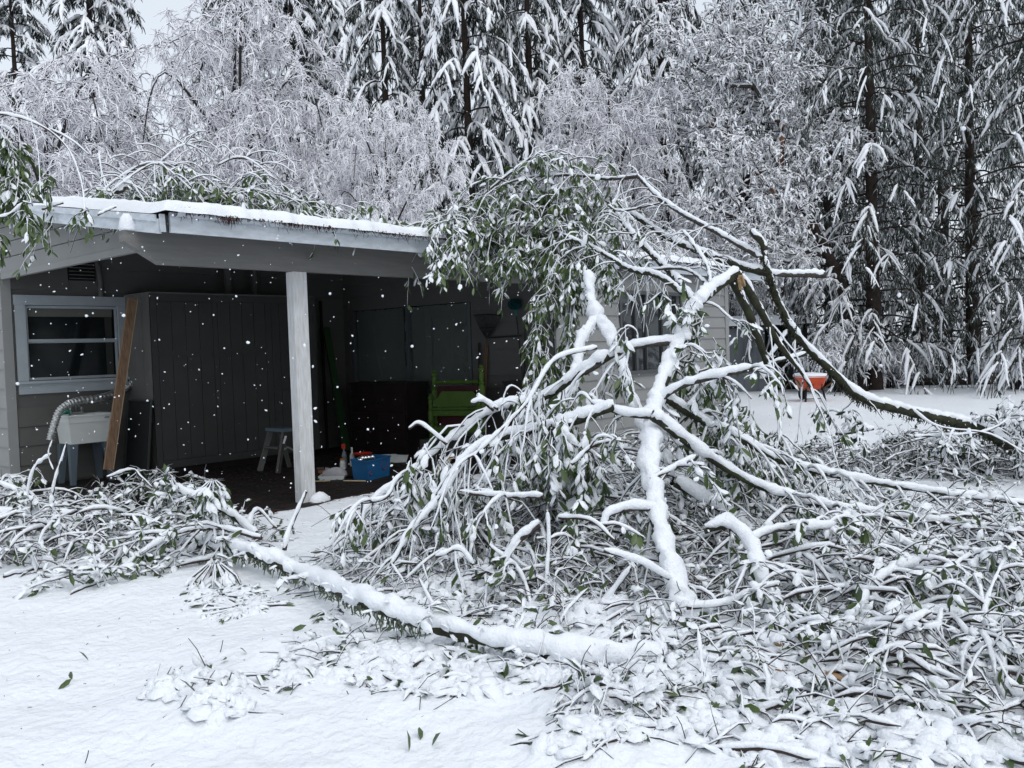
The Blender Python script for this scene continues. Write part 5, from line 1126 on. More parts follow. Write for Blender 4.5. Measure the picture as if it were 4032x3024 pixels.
for (x, y, D, rr, nn, sp) in ((2690, 1180, 6.4, .14, 90, .9), (2745, 1430, 6.2, .18, 90, .85), (2700, 1580, 6.4, .15, 60, .4), (2830, 1640, 6.8, .22, 200, .4), (2900, 1800, 6.7, .22, 200, .5), (2830, 1400, 6.6, .12, 40, .8)):
    c = at(x, y, D); nn = nn//5; P = c+rng.normal(0, rr*.55, (nn, 1, 3))+np.cumsum(np.concatenate([np.zeros((nn, 1, 3)), rng.normal(0, .03, (nn, 4, 3))-(0, 0, .035)], 1), 1)
    P = br.twigs(P, prof(5, .005, .003), .014, 4); br.leaves(P, 6, (.07, .12), sp, .2, 1.1, thick=.6)
br.done()

# --- left arching limbs
ar = thing('arching_limbs', 'pair of long snow topped limbs arching down to the left over the brush heap', 'broken limb', tuple(on_z(2000, 2300, 0)))
Cs = []
for pts, a_, b_, th in (([(2400, 1400, 6.3), (2260, 1490, 6.4), (2132, 1570, 6.5), (1941, 1618, 6.6), (1750, 1755, 6.5), (1567, 1900, 6.4), (1440, 2010, 6.3), (1420, 2120, 6.2)], 60, 30, .035),
                    ([(2420, 1600, 5.9), (2260, 1660, 6.0), (2132, 1692, 6.1), (1968, 1728, 6.1), (1841, 1800, 6.0), (1732, 1972, 5.9), (1622, 2090, 5.8), (1540, 2230, 5.7)], 66, 34, .035),
                    ([(1941, 1615, 6.5), (1900, 1580, 6.4), (1855, 1590, 6.4)], 24, 22, .02), ([(1960, 1612, 6.5), (1895, 1570, 6.6), (1880, 1560, 6.6)], 20, 16, .02), ([(1760, 1750, 6.4), (1700, 1700, 6.4), (1650, 1670, 6.4), (1610, 1690, 6.4)], 24, 18, .02),
                    ([(2350, 1370, 6.2), (2180, 1420, 6.1), (2060, 1600, 6.0), (1900, 1760, 5.9), (1860, 1800, 5.9)], 22, 16, .018),
                    ([(1640, 1850, 6.3), (1560, 1890, 6.1), (1520, 1960, 6.0), (1440, 1980, 6.0), (1425, 1975, 6.0)], 26, 20, .022),
                    ([(2080, 1600, 6.3), (2050, 1540, 6.3), (2010, 1520, 6.3), (1985, 1560, 6.3), (1975, 1640, 6.3)], 12, 9, .010), ([(2080, 1640, 6.3), (2040, 1590, 6.2), (2000, 1580, 6.2), (1970, 1600, 6.2)], 12, 8, .010)):
    C, R, o = limb(ar, 'limb' if a_ > 50 else 'branch', pts, a_, b_, 'bark_moss' if a_ > 50 else 'twig', th, k=9); Cs.append(C)
br = Brush(ar)
dress(ar, Cs[:2], br, 13, (.3, .75), 4, 4, .85, grav=1.1, up=-.35, th=.015, r1=.005, droop=1.1, spread=.7)
dress(ar, Cs[5:7], br, 9, (.2, .4), 3, 5, .85, grav=1.0, up=-.2, th=.02, r1=.006, droop=1.1)
for (x, y, D, rr, nn, sp) in ((2190, 1700, 6.0, .18, 130, .97), (2260, 1800, 6.0, .18, 110, .85), (2110, 1560, 6.3, .12, 40, .9), (1690, 1850, 6.1, .14, 60, .95)):
    c = at(x, y, D); nn = nn//4; P = c+rng.normal(0, rr*.5, (nn, 1, 3))+np.cumsum(np.concatenate([np.zeros((nn, 1, 3)), rng.normal(0, .02, (nn, 5, 3))-(0, 0, .045)], 1), 1)
    P = br.twigs(P, prof(6, .005, .003), .02, 4); br.leaves(P, 6, (.08, .13), sp, .1, 1.2, thick=1.3)
br.done()

# --- right sweeping limbs
sw = thing('sweeping_limbs', 'two long snow topped limbs sweeping down to the right edge over the brush', 'broken limb', tuple(on_z(3100, 2200, 0)))
Cs = []
for pts, a_, b_, th in (([(2600, 1550, 6.0), (2735, 1641, 6.2), (2917, 1735, 6.4), (3099, 1826, 6.5), (3373, 1890, 6.7), (3646, 1935, 6.9), (4080, 1990, 7.1)], 58, 30, .03),
                    ([(2570, 1640, 5.7), (2735, 1762, 5.8), (2953, 1900, 5.9), (3190, 1980, 5.9), (3464, 2026, 5.9), (3828, 2072, 6.0), (4080, 2130, 6.0)], 66, 22, .035),
                    ([(2740, 1800, 5.6), (2640, 1850, 5.5), (2560, 1890, 5.4)], 26, 18, .02), ([(2660, 1900, 6.1), (2850, 2010, 6.1), (3000, 2120, 6.0)], 66, 50, .04)):
    C, R, o = limb(sw, 'limb' if a_ > 50 else 'branch', pts, a_, b_, 'bark_moss', th, k=9); Cs.append(C)
br = Brush(sw); dress(sw, Cs, br, 9, (.2, .6), 4, 5, .85, grav=.8, up=-.2, th=.02, r1=.007, droop=.8); br.done()

# --- the mossy limb bowed down to the lawn
ml = thing('bowed_mossy_limb', 'long dark mossy limb bowing from above the roof down to the lawn at the right', 'broken limb', tuple(on_z(3850, 1900, 0)))
C1_, R1_, o = limb(ml, 'limb', [(3008, 985, 8.2), (3022, 1060, 8.2), (3066, 1190, 8.3), (3140, 1312, 8.4), (3288, 1462, 8.5), (3400, 1562, 8.6), (3600, 1622, 8.8), (3760, 1655, 9.0), (3880, 1695, 9.1), (3990, 1770, 9.1)], 36, 62, 'bark_moss', .022, k=12, cov=.72)
C2_, R2_, o = limb(ml, 'branch', [(2960, 912, 8.3), (2990, 940, 8.2), (3010, 985, 8.2)], 34, 42, 'bark_moss', .012, cov=.6)
limb(ml, 'branch', [(3100, 1300, 8.4), (3010, 1430, 8.4), (2960, 1450, 8.3)], 22, 22, 'bark', .02)
limb(ml, 'branch', [(3170, 1395, 8.4), (3100, 1410, 8.3), (3010, 1440, 8.3)], 26, 20, 'bark_moss', .02)
g = Geo(); n = 700; i = rng.integers(5, len(C1_)-1, n); p = C1_[i]+rng.normal(0, .02, (n, 3)); p[:, 2] -= R1_[i]*.75; P = np.stack([p, p+rng.normal(0, .01, (n, 3))-(0, 0, .015), p+rng.normal(0, .014, (n, 3))-(0, 0, .035)], 1); V, Q = tubes(P, np.array([[.007, .006, .002]]), 3); g.add(V, Q); g.obj('moss', M['bark_moss'], ml, kind='stuff')
br = Brush(ml); P1, _ = grow(C1_[None], 9, .2, .5, .8, .4, 8, .5, .4, .15); br.twigs(P1, prof(8, .006, .003), .01, 4); br.done()

# --- the forked trunk leaning on the eave
fk = thing('forked_limb', 'thick white plastered forked limb standing in front of the wall and dividing into two legs', 'broken limb', tuple(on_z(2450, 2000, 0)))
Ck = []
for nm, pts, a_, b_ in (('limb', [(2315, 1085, 8.6), (2330, 1180, 8.4), (2350, 1270, 8.2)], 62, 76), ('limb', [(2345, 1262, 8.2), (2285, 1360, 8.0), (2270, 1480, 7.8), (2240, 1560, 7.6), (2160, 1640, 7.4)], 60, 56), ('limb', [(2360, 1262, 8.2), (2410, 1340, 8.0), (2455, 1440, 7.8), (2485, 1560, 7.6), (2530, 1680, 7.4), (2600, 1800, 7.2), (2650, 1900, 7.0)], 68, 66)):
    C, R, o = limb(fk, nm, pts, a_, b_, 'bark_moss', .06, k=12); Ck.append((C, R))
g = Geo()
for C, R in Ck:
    n = 600; i = rng.integers(0, len(C)-1, n); dd = rng.normal(size=(n, 3)); dd[:, 2] -= .3; dd /= np.linalg.norm(dd, axis=1)[:, None]; p = C[i]+dd*R[i][:, None]*.95+(0, 0, .02); A_ = frames(dd*.4+np.array([0, 0, -1.])); V, (q,) = inst(SV, [SQ], A_, p, rng.uniform(.02, .045, n)); g.add(V, q)
g.obj('clinging_snow', M['snow'], fk, smooth=True, kind='stuff')

# --- limbs thrown over the roof
rl = thing('roof_limbs', 'tangle of bare grey limbs lying across the right half of the roof', 'broken limb', tuple(at(2600, 1000, 9)))
Cs = []
for pts, a_, b_, th, bk in (
    ([(3030, 1075, 8.2), (2900, 1045, 8.4), (2790, 1010, 8.6), (2640, 940, 9.2), (2500, 850, 9.8), (2420, 810, 10)], 46, 26, .02, 'bark_moss'),
    ([(3005, 1020, 8.2), (2850, 935, 8.6), (2700, 850, 9), (2600, 780, 9.4), (2510, 692, 9.8)], 30, 20, .018, 'bark'),
    ([(2740, 1190, 7.2), (2650, 1090, 8.2), (2560, 1000, 8.8), (2490, 920, 9.2), (2420, 830, 9.6)], 44, 28, .016, 'bark_moss'),
    ([(2700, 1160, 7.4), (2590, 1085, 8.0), (2480, 1060, 8.4), (2380, 1000, 8.8), (2250, 940, 9.4), (2120, 880, 10), (2050, 840, 10.2)], 36, 14, .016, 'bark_moss'),
    ([(2800, 1120, 6.9), (2780, 1040, 7.6), (2730, 960, 8), (2690, 910, 8.2)], 22, 16, .014, 'bark'),
    ([(2510, 695, 9.8), (2400, 705, 10), (2250, 690, 10.2), (2080, 700, 10.4), (1950, 740, 10.4)], 20, 9, .014, 'bark'),
    ([(2420, 810, 10), (2460, 700, 10), (2520, 690, 9.8)], 14, 12, .012, 'bark'), ([(1900, 770, 10.4), (2010, 680, 10.4), (2100, 618, 10.4), (2190, 615, 10.4), (2240, 660, 10.2)], 16, 8, .014, 'bark'),
    ([(2395, 810, 9.6), (2450, 830, 9.4), (2600, 800, 9.2)], 14, 10, .012, 'bark'), ([(2050, 850, 10.2), (1900, 870, 10.4), (1780, 880, 10.4), (1700, 900, 10.3)], 14, 7, .014, 'bark'),
    ([(2800, 1130, 7.2), (2700, 1060, 8.0), (2560, 1060, 8.4), (2440, 1055, 8.6)], 18, 12, .012, 'bark')):
    C, R, o = limb(rl, 'limb' if a_ > 25 else 'branch', pts, a_, b_, bk, th*.7, k=8, floor=False, cov=.72); Cs.append(C)
br = Brush(rl, False); dress(rl, Cs, br, 6, (.2, .6), 3, 2, .8, grav=.5, up=.1, th=.010, r1=.005, leafy=False)
P1, _ = grow(np.array([smooth_path(C, 20) for C in (Cs[5], Cs[7], Cs[9], Cs[3][len(Cs[3])//2:])]), 16, .3, .7, .8, .6, 8, .1, .5, .1, .1); P1 = br.twigs(P1, prof(8, .006, .003), .012, 4); P2, _ = grow(P1, 4, .1, .3, .8, .6, 5, .2, .5, .1); P2 = br.twigs(P2, prof(5, .004, .002), .01, 3); br.leaves(P2, 5, (.08, .14), .6, .3, .9)
br.done()
h2 = thing('horizontal_limb', 'straight snow topped limb sticking out level from the end of the roof towards the cedars', 'broken limb', tuple(at(3150, 1085, 9)))
limb(h2, 'limb', [(3020, 1078, 8.6), (3140, 1082, 8.8), (3245, 1083, 9.0)], 30, 38, 'bark', .025, floor=False, cov=.8)
# green leafy crown lying on the roof edge, hanging over it
lc = thing('leafy_crown', 'dark green leafy crown sprawled over the eave and hanging down in front of the wall', 'fallen crown', tuple(at(2100, 900, 10)))
br = Brush(lc, False)
def cloud(br, c, rad, n, l=(.2, .5), grav=.7, c2=4, leaf=6, snowp=.5, r1=.004, th=.008, size=(.07, .125), droop=1.0, up=.1, N=8, minz=None, spread=1.):
    d = rand_dirs(n)*rng.random((n, 1))**.4; rtx = np.array([AX[0][0], AX[0][1], 0]); fwx = np.array([AX[2][0], AX[2][1], 0]); p = c+d[:, :1]*rtx*rad[0]+d[:, 1:2]*fwx*rad[1]+d[:, 2:]*np.array([0, 0, 1.])*rad[2]
    v = rand_dirs(n, -.3, .5); v = v+d*.5; v /= np.linalg.norm(v, axis=1)[:, None]; L = rng.uniform(l[0], l[1], n)[:, None, None]; s = np.linspace(0, 1, N)[None, :, None]
    P = p[:, None]+v[:, None]*L*s+np.array([0, 0, -1.])*grav*L*s*s+np.array([0, 0, 1.])*up*L*s; P = P+np.cumsum(rng.normal(0, .05, P.shape)*L/N*2, 1)
    if minz is not None: P[..., 2] = np.maximum(P[..., 2], minz(P[..., 0], P[..., 1]))
    P = br.twigs(P, prof(N, r1, r1*.5), th, 4)
    P2, _ = grow(P, c2, l[0]*.3, l[1]*.45, .8, grav, 5, .2, .6, .1); P2 = br.twigs(P2, prof(5, r1*.55, r1*.35), th*.8, 3)
    br.leaves(P2, leaf, size, snowp, .3, droop, thick=.55)
rz = lambda x, y: np.where((y > YEAVE-.1) & (x > XRAKE), roof_z(np.maximum(y, YEAVE))+.18, -9)
cloud(br, at(2060, 850, 10.6), (.85, .6, .26), 120, minz=rz, snowp=.42); cloud(br, at(2230, 800, 10.8), (.55, .5, .2), 36, minz=rz, snowp=.55); cloud(br, at(1830, 900, 10.3), (.45, .4, .14), 40, minz=rz, snowp=.65)
cloud(br, at(2270, 960, 9.8), (.35, .4, .28), 50, snowp=.45, minz=rz); cloud(br, at(1990, 780, 10.9), (.6, .5, .12), 24, snowp=.6, minz=rz); cloud(br, at(2080, 930, 10.2), (.5, .4, .14), 70, snowp=.3, minz=rz)
def hang(br, pts, n, snowp, wd=.10, size=(.07, .12), leaf=5):
    P = np.array([smooth_path([at(x+rng.normal(0, 8), y, D) for x, y, D in pts], 16)+rng.normal(0, wd*.35, 3) for _ in range(max(1, n//30))])
    P = P+rng.normal(0, .012, P.shape); br.twigs(P, prof(16, .006, .003), .008, 4); c = int(n/len(P)/2); P2, _ = grow(P, c, .05, .05+wd, .9, .8, 4, .05, .3, .05, -.2); P2 = br.twigs(P2, prof(4, .003, .002), .006, 3); br.leaves(P2, leaf, size, snowp, .2, 1.3, thick=.5)
for pts, n, sp in (([(1720, 930, 9.2), (1735, 1030, 9.1), (1725, 1085, 9.1)], 50, .7), ([(1800, 930, 9.2), (1840, 1000, 9.1), (1845, 1085, 9.1)], 70, .35), ([(1960, 960, 9.1), (1965, 1010, 9.1), (1970, 1045, 9.0)], 40, .5), ([(2060, 960, 9.1), (2050, 1010, 9.0)], 30, .5),
                   ([(2180, 1020, 9.0), (2175, 1150, 8.9), (2130, 1250, 8.9), (2110, 1400, 8.8), (2090, 1530, 8.8)], 230, .4), ([(2240, 1060, 8.9), (2230, 1250, 8.8), (2220, 1400, 8.8), (2200, 1530, 8.8)], 200, .4), ([(2340, 1000, 8.9), (2360, 1080, 8.8), (2390, 1150, 8.7)], 90, .6),
                   ([(2280, 1020, 8.8), (2270, 1100, 8.7), (2240, 1160, 8.7)], 90, .5), ([(2150, 1380, 8.8), (2140, 1480, 8.8), (2150, 1560, 8.8)], 140, .3), ([(1790, 930, 9.1), (1770, 990, 9.1)], 30, .8)): hang(br, pts, n, sp, .13)
br.done('twig', 'leaf')
# left half of the roof: arcing twigs and green leaves
ld = thing('roof_brush', 'heap of arching twigs and green leaves lying on the left half of the roof', 'fallen crown', tuple(at(700, 800, 10)))
br = Brush(ld, False); Cs = []
for pts, a_, b_ in (([(360, 860, 9.2), (440, 760, 9.4), (540, 660, 9.6), (690, 650, 9.8), (850, 730, 9.8), (930, 800, 9.6)], 14, 7), ([(420, 770, 9.2), (560, 665, 9.3), (640, 655, 9.3), (780, 770, 9.3)], 12, 7), ([(640, 610, 9.6), (630, 700, 9.6), (640, 790, 9.5)], 8, 7), ([(630, 640, 9.7), (700, 580, 9.8), (770, 560, 9.9)], 8, 5),
                    ([(860, 650, 10), (930, 620, 10), (1000, 640, 10), (1100, 720, 10), (1240, 820, 10)], 12, 7), ([(760, 800, 9.6), (950, 750, 9.7), (1060, 760, 9.8), (1250, 850, 9.6), (1400, 880, 9.8)], 16, 8), ([(880, 770, 9.7), (960, 700, 9.8), (1030, 700, 9.8), (1100, 770, 9.7)], 12, 7),
                    ([(430, 775, 9.3), (500, 730, 9.3), (520, 722, 9.3)], 26, 28), ([(350, 800, 9.3), (470, 700, 9.4), (600, 640, 9.5), (760, 690, 9.6)], 12, 6), ([(390, 600, 9.6), (400, 700, 9.5), (380, 790, 9.4)], 8, 6)):
    C, R, o = limb(ld, 'branch', pts, a_, b_, 'twig', .016, k=6, floor=False); Cs.append(C)
g = Geo()
for c_, r_, n_ in ((at(900, 790, 9.9), (1.0, .5, .12), 110), (at(500, 790, 9.4), (.6, .4, .10), 60), (at(1150, 830, 10.0), (.8, .4, .08), 80), (at(700, 740, 9.9), (.8, .4, .12), 60)): cloud(br, c_, r_, n_, minz=rz, snowp=.55, l=(.25, .6), leaf=5)
P1, _ = grow(np.array([smooth_path(C, 20) for C in Cs]), 10, .2, .6, .8, .6, 8, .1, .5, .1, .2); br.twigs(P1, prof(8, .005, .003), .012, 4)
br.done()
# branch hanging in at the left over the rake
lh = thing('hanging_branch', 'leafy green branch arching in from the left edge above the carport roof', 'hanging branch', tuple(at(60, 700, 7.6)))
br = Brush(lh, False); Cs = []
for pts, a_, b_ in (([(-150, 450, 7.6), (30, 452, 7.6), (170, 500, 7.6), (270, 590, 7.6), (320, 720, 7.6), (335, 840, 7.5)], 18, 7), ([(200, 510, 7.6), (290, 560, 7.6), (350, 610, 7.6)], 10, 5), ([(-120, 500, 7.7), (20, 500, 7.7), (60, 540, 7.7)], 12, 6),
                    ([(-80, 870, 7.4), (30, 850, 7.4), (90, 800, 7.4)], 16, 10), ([(120, 460, 7.6), (150, 600, 7.6), (160, 760, 7.5)], 7, 5), ([(70, 470, 7.6), (80, 620, 7.6), (60, 800, 7.5)], 8, 5), ([(10, 470, 7.7), (0, 650, 7.7), (-20, 850, 7.7)], 8, 5)):
    C, R, o = limb(lh, 'branch', pts, a_, b_, 'twig', .016, k=6, floor=False); Cs.append(C)
for pts, n, sp in (([(20, 520, 7.6), (30, 640, 7.6), (20, 760, 7.5)], 110, .4), ([(90, 560, 7.6), (95, 660, 7.6), (80, 740, 7.5)], 70, .35), ([(0, 520, 7.7), (-10, 660, 7.7), (-10, 790, 7.7)], 150, .4), ([(150, 760, 7.5), (130, 830, 7.4), (125, 880, 7.3)], 30, .15), ([(190, 680, 7.5), (190, 740, 7.5)], 16, .3), ([(0, 880, 7.3), (5, 960, 7.3)], 20, .1), ([(330, 800, 7.5), (300, 850, 7.4)], 10, .2)): hang(br, pts, n, sp, .11)
br.done()
for k, (p, q, w, lab) in enumerate((((40, 800), (170, 795), 24, 'broken snow topped stick lying on the rake at the far left'), ((165, 825), (250, 800), 14, 'short twig stuck on the rake board'), ((385, 848), (458, 815), 13, 'thin twig resting against the white rake board'))):
    t = thing('broken_twig', lab, 'twig', tuple(at(*p, 7.7))); limb(t, 'twig', [(*p, 7.6), ((p[0]+q[0])/2, (p[1]+q[1])/2-2, 7.65), (*q, 7.7)], w, w*.8, 'twig', .02, floor=False, k=7)

# --- brush heaps on the ground
th_ = np.linspace(0, math.pi*.62, 4); ph_ = np.arange(7)/7*2*np.pi; T_, Q_ = np.meshgrid(th_, ph_, indexing='ij'); BV = np.stack([np.sin(T_)*np.cos(Q_), np.sin(T_)*np.sin(Q_), np.cos(T_)], -1).reshape(-1, 3)
i_ = np.arange(28).reshape(4, 7); j_ = np.roll(i_, -1, 1); BQ = np.stack([i_[:-1], i_[1:], j_[1:], j_[:-1]], -1).reshape(-1, 4)
def lumps(g, p, size, flat=.6):
    n = len(p); s_ = rng.uniform(size[0], size[1], n); sc = np.stack([s_*rng.uniform(.8, 1.5, n), s_*rng.uniform(.6, 1.1, n), s_*flat*rng.uniform(.7, 1.3, n)], -1); a = rng.uniform(0, 2*np.pi, n); z = 0*a
    A_ = np.stack([np.stack([np.cos(a), np.sin(a), rng.normal(0, .2, n)], -1), np.stack([-np.sin(a), np.cos(a), rng.normal(0, .2, n)], -1), np.stack([z, z, z+1], -1)], -1)
    V, (q,) = inst(BV, [BQ], A_, p, sc); f_ = 34; V = V+np.stack([fbm(V[:, 0]*f_+k_*9, V[:, 1]*f_+V[:, 2]*f_, 3, 5+k_) for k_ in range(3)], -1)*.05; g.add(V, q, 0)
def heap(name, label, blobs, seed, limbs=(), leafm='leaf', dmin=0):
    global rng
    rng = np.random.default_rng(seed); c0 = on_z(*blobs[0][0]); t = thing(name, label, 'brush heap', (c0[0], c0[1], 0)); br = Brush(t)
    for (pp, r_, h_, n, l, sp, th, leaf) in blobs:
        n = int(n*.5) if h_ < .3 else int(n*.9); c = on_z(*pp); rtx = np.array([AX[0][0], AX[0][1], 0]); fwx = np.array([AX[2][0], AX[2][1], 0]); a = rng.uniform(0, 2*np.pi, n); rr = np.sqrt(rng.random(n)); x, y = rr*np.cos(a), rr*np.sin(a)
        p = c+x[:, None]*rtx*r_[0]+y[:, None]*fwx*r_[1]; top = h_*np.sqrt(np.clip(1-rr*rr, 0, 1)); p[:, 2] = top*rng.uniform(.25, 1, n)+.02
        az = rng.uniform(0, 2*np.pi, n); v = np.stack([np.cos(az), np.sin(az), rng.uniform(-.15, .5, n)], -1); v[:, :2] += (p-c)[:, :2]*.5; L = rng.uniform(l[0], l[1], n)[:, None, None]; N = 8; s = np.linspace(0, 1, N)[None, :, None]
        P = p[:, None]+v[:, None]*L*(s-.3)+np.array([0, 0, -1.])*.55*L*s*s; P = P+np.cumsum(rng.normal(0, .06, P.shape)*L/N*2, 1)
        n0_ = n; Rr = rng.uniform(.004, .010, (n, 1)); tp = np.clip(np.minimum(s[0, :, 0]*6+.25, (1-s[0, :, 0])*3+.2), .2, 1)[None]; P = br.twigs(P, tp*Rr, th*tp*rng.uniform(.4, 1.1, (n, 1)), 4)
        low = h_ < .15; P2, _ = grow(P, 2 if low else 5, l[0]*.35, l[1]*.55, .8, .35, 5, .1, .6, .08, .15); P2 = br.twigs(P2, prof(5, .0045, .002), th*np.linspace(.85, .3, 5)[None]*rng.uniform(.35, 1.1, (len(P2), 1)), 3)
        P3, _ = grow(P2, 1, .06, .25, .8, .3, 3, .2, .6, .08, .15); P3 = br.twigs(P3, prof(3, .0028, .0016), th*.4, 3, sp=.7)
        br.leaves(P2, max(1, leaf//2), (.045, .105), sp, .4, .9, thick=1.0)
        m_ = rng.integers(0, len(P2), int(len(P2)*.45)); q_ = P2[m_, rng.integers(1, 5, len(m_))]; lumps(br.ls, q_+(0, 0, .004), (.012, .035))
        if h_ < .3:
            m2 = int(460*r_[0]); a = rng.uniform(0, 2*np.pi, m2); rr = rng.random(m2)**.6; q_ = c+(rr*np.cos(a))[:, None]*rtx*r_[0]*1.05+(rr*np.sin(a))[:, None]*fwx*r_[1]*1.05; q_[:, 2] = ground_h(q_[:, 0], q_[:, 1])+h_*.25*(1-rr)
            lumps(br.ls, q_, (.018, .055), .5)
    Cs = []
    for pts, a_, b_, th, bk in limbs: C, R, o = limb(t, 'branch', pts, a_, b_, bk, th, k=8); Cs.append(C)
    Cs = [c for c, l in zip(Cs, limbs) if l[1] > dmin]
    if Cs: dress(t, Cs, br, 7, (.12, .4), 3, 5, .85, th=.018, r1=.006, droop=.8, grav=.6)
    br.done('twig', leafm); return t
heap('brush_heap', 'large central heap of snow caked leafy branches beneath the arching limbs',
     [((2050, 2180, .0), (1.15, .8, .85), .80, 130, (.4, .95), .88, .024, 4), ((2400, 2150, 0), (.7, .8, .7), .8, 90, (.3, .7), .85, .022, 4), ((1750, 2220, 0), (.6, .5, .4), .55, 60, (.25, .6), .85, .022, 4), ((2350, 2350, 0), (.8, .4, .3), .35, 60, (.2, .5), .7, .016, 2), ((1850, 2330, 0), (.75, .28, .3), .24, 50, (.2, .5), .8, .018, 3), ((2400, 2440, 0), (.6, .2, .3), .2, 40, (.2, .5), .7, .016, 2)], 71,
     [([(2123, 2065, 5.3), (2045, 2131, 5.3), (1985, 2210, 5.3)], 62, 40, .04, 'bark'), ([(2154, 2010, 5.2), (2162, 2162, 5.2), (2150, 2358, 5.15)], 30, 26, .02, 'twig'), ([(2139, 1955, 5.6), (2005, 1952, 5.7), (1849, 1945, 5.8)], 28, 22, .02, 'twig'),
      ([(1864, 2225, 5.3), (1809, 2165, 5.3), (1715, 2195, 5.3)], 24, 20, .02, 'twig'), ([(2483, 2236, 5.0), (2383, 2372, 5.0), (2293, 2480, 4.95)], 36, 32, .025, 'bark'), ([(2250, 1830, 5.6), (2330, 1760, 5.6), (2440, 1730, 5.6)], 26, 18, .018, 'twig'), ([(1930, 2150, 5.4), (2050, 2260, 5.2), (2100, 2420, 5.0)], 20, 14, .018, 'twig'), ([(2200, 2040, 5.3), (2330, 2050, 5.2), (2420, 2130, 5.1)], 22, 18, .02, 'twig')])
heap('brush_heap', 'wide heap of snow covered branches filling the right side below the sweeping limbs',
     [((3250, 2230, 0), (1.0, .7, .6), .42, 110, (.4, 1.1), .86, .024, 4), ((3750, 2230, 0), (1.0, .7, .6), .36, 100, (.4, 1.1), .86, .024, 4), ((2850, 2100, 0), (.7, .7, .5), .55, 80, (.3, .7), .84, .022, 4), ((3700, 2030, 0), (1.3, .6, .3), .22, 100, (.4, 1.0), .85, .02, 3), ((3100, 1980, 0), (.8, .5, .3), .25, 50, (.4, .9), .8, .02, 4), ((3500, 2400, 0), (1.2, .45, .3), .36, 90, (.25, .6), .88, .022, 4)], 72,
     [([(2775, 2092, 5.2), (2867, 2075, 5.2), (2940, 2138, 5.1), (2977, 2220, 5.0), (3014, 2312, 4.9), (3060, 2400, 4.85)], 50, 95, .05, 'bark_moss'), ([(2935, 2140, 5.1), (3050, 2092, 5.2), (3188, 2079, 5.3), (3290, 2070, 5.4)], 40, 30, .03, 'bark'),
      ([(2975, 2222, 5.0), (3097, 2258, 5.0), (3234, 2285, 5.0), (3418, 2295, 5.0)], 46, 38, .03, 'bark'), ([(2705, 2395, 4.7), (2867, 2377, 4.75), (2977, 2322, 4.8), (3069, 2302, 4.85)], 28, 22, .022, 'twig'), ([(3345, 2480, 4.5), (3391, 2377, 4.6), (3446, 2302, 4.7), (3556, 2238, 4.8), (3720, 2216, 4.9)], 62, 40, .04, 'bark'),
      ([(3500, 2100, 5.4), (3640, 2180, 5.3), (3800, 2200, 5.3), (4060, 2260, 5.2)], 30, 26, .025, 'bark'), ([(3300, 1990, 5.8), (3420, 2080, 5.6), (3520, 2200, 5.4)], 22, 16, .02, 'twig'), ([(3900, 2600, 4.0), (3880, 2400, 4.3), (3940, 2240, 4.6), (4000, 2140, 4.8)], 22, 12, .018, 'twig')])
heap('brush_heap', 'low heap of snow smothered branches in the bottom right corner',
     [((3300, 2700, 0), (.85, .4, .3), .26, 80, (.2, .5), .9, .026, 4), ((3850, 2720, 0), (.7, .5, .3), .30, 80, (.2, .55), .9, .026, 4), ((3600, 2950, 0), (.7, .25, .2), .18, 55, (.15, .45), .9, .024, 4), ((2900, 2650, 0), (.4, .3, .2), .2, 30, (.15, .4), .88, .022, 4), ((3050, 2930, 0), (.4, .2, .2), .12, 26, (.15, .35), .9, .022, 4)], 73,
     [([(2693, 2803, 3.65), (2803, 2712, 3.85), (2959, 2629, 4.05), (3143, 2547, 4.2), (3262, 2501, 4.35), (3418, 2473, 4.4), (3556, 2422, 4.5), (3693, 2412, 4.5), (3877, 2450, 4.4), (4070, 2490, 4.3)], 26, 48, .03, 'bark_red'),
      ([(3380, 2890, 3.3), (3602, 2914, 3.25), (3786, 2933, 3.2), (4070, 3012, 3.0)], 52, 56, .03, 'bark'), ([(3755, 2945, 3.2), (3804, 2868, 3.3), (3905, 2813, 3.4), (4080, 2765, 3.5)], 50, 46, .03, 'bark'), ([(3530, 2605, 3.95), (3602, 2721, 3.75), (3695, 2870, 3.5)], 50, 46, .03, 'bark'),
      ([(2748, 2485, 3.95), (2775, 2675, 3.8), (2830, 2785, 3.65), (2904, 2886, 3.5)], 18, 14, .015, 'twig'), ([(2980, 2860, 3.55), (3060, 2780, 3.6), (3180, 2760, 3.6)], 26, 22, .02, 'twig'), ([(3150, 3010, 3.15), (3220, 2900, 3.25), (3300, 2870, 3.3), (3420, 3000, 3.1)], 26, 18, .02, 'twig'), ([(3480, 2560, 4.0), (3380, 2600, 3.9), (3290, 2560, 4.0), (3270, 2520, 4.05)], 24, 16, .018, 'bark_red'), ([(4010, 2560, 4.0), (3900, 2620, 3.9), (3860, 2700, 3.8)], 26, 20, .02, 'bark')])
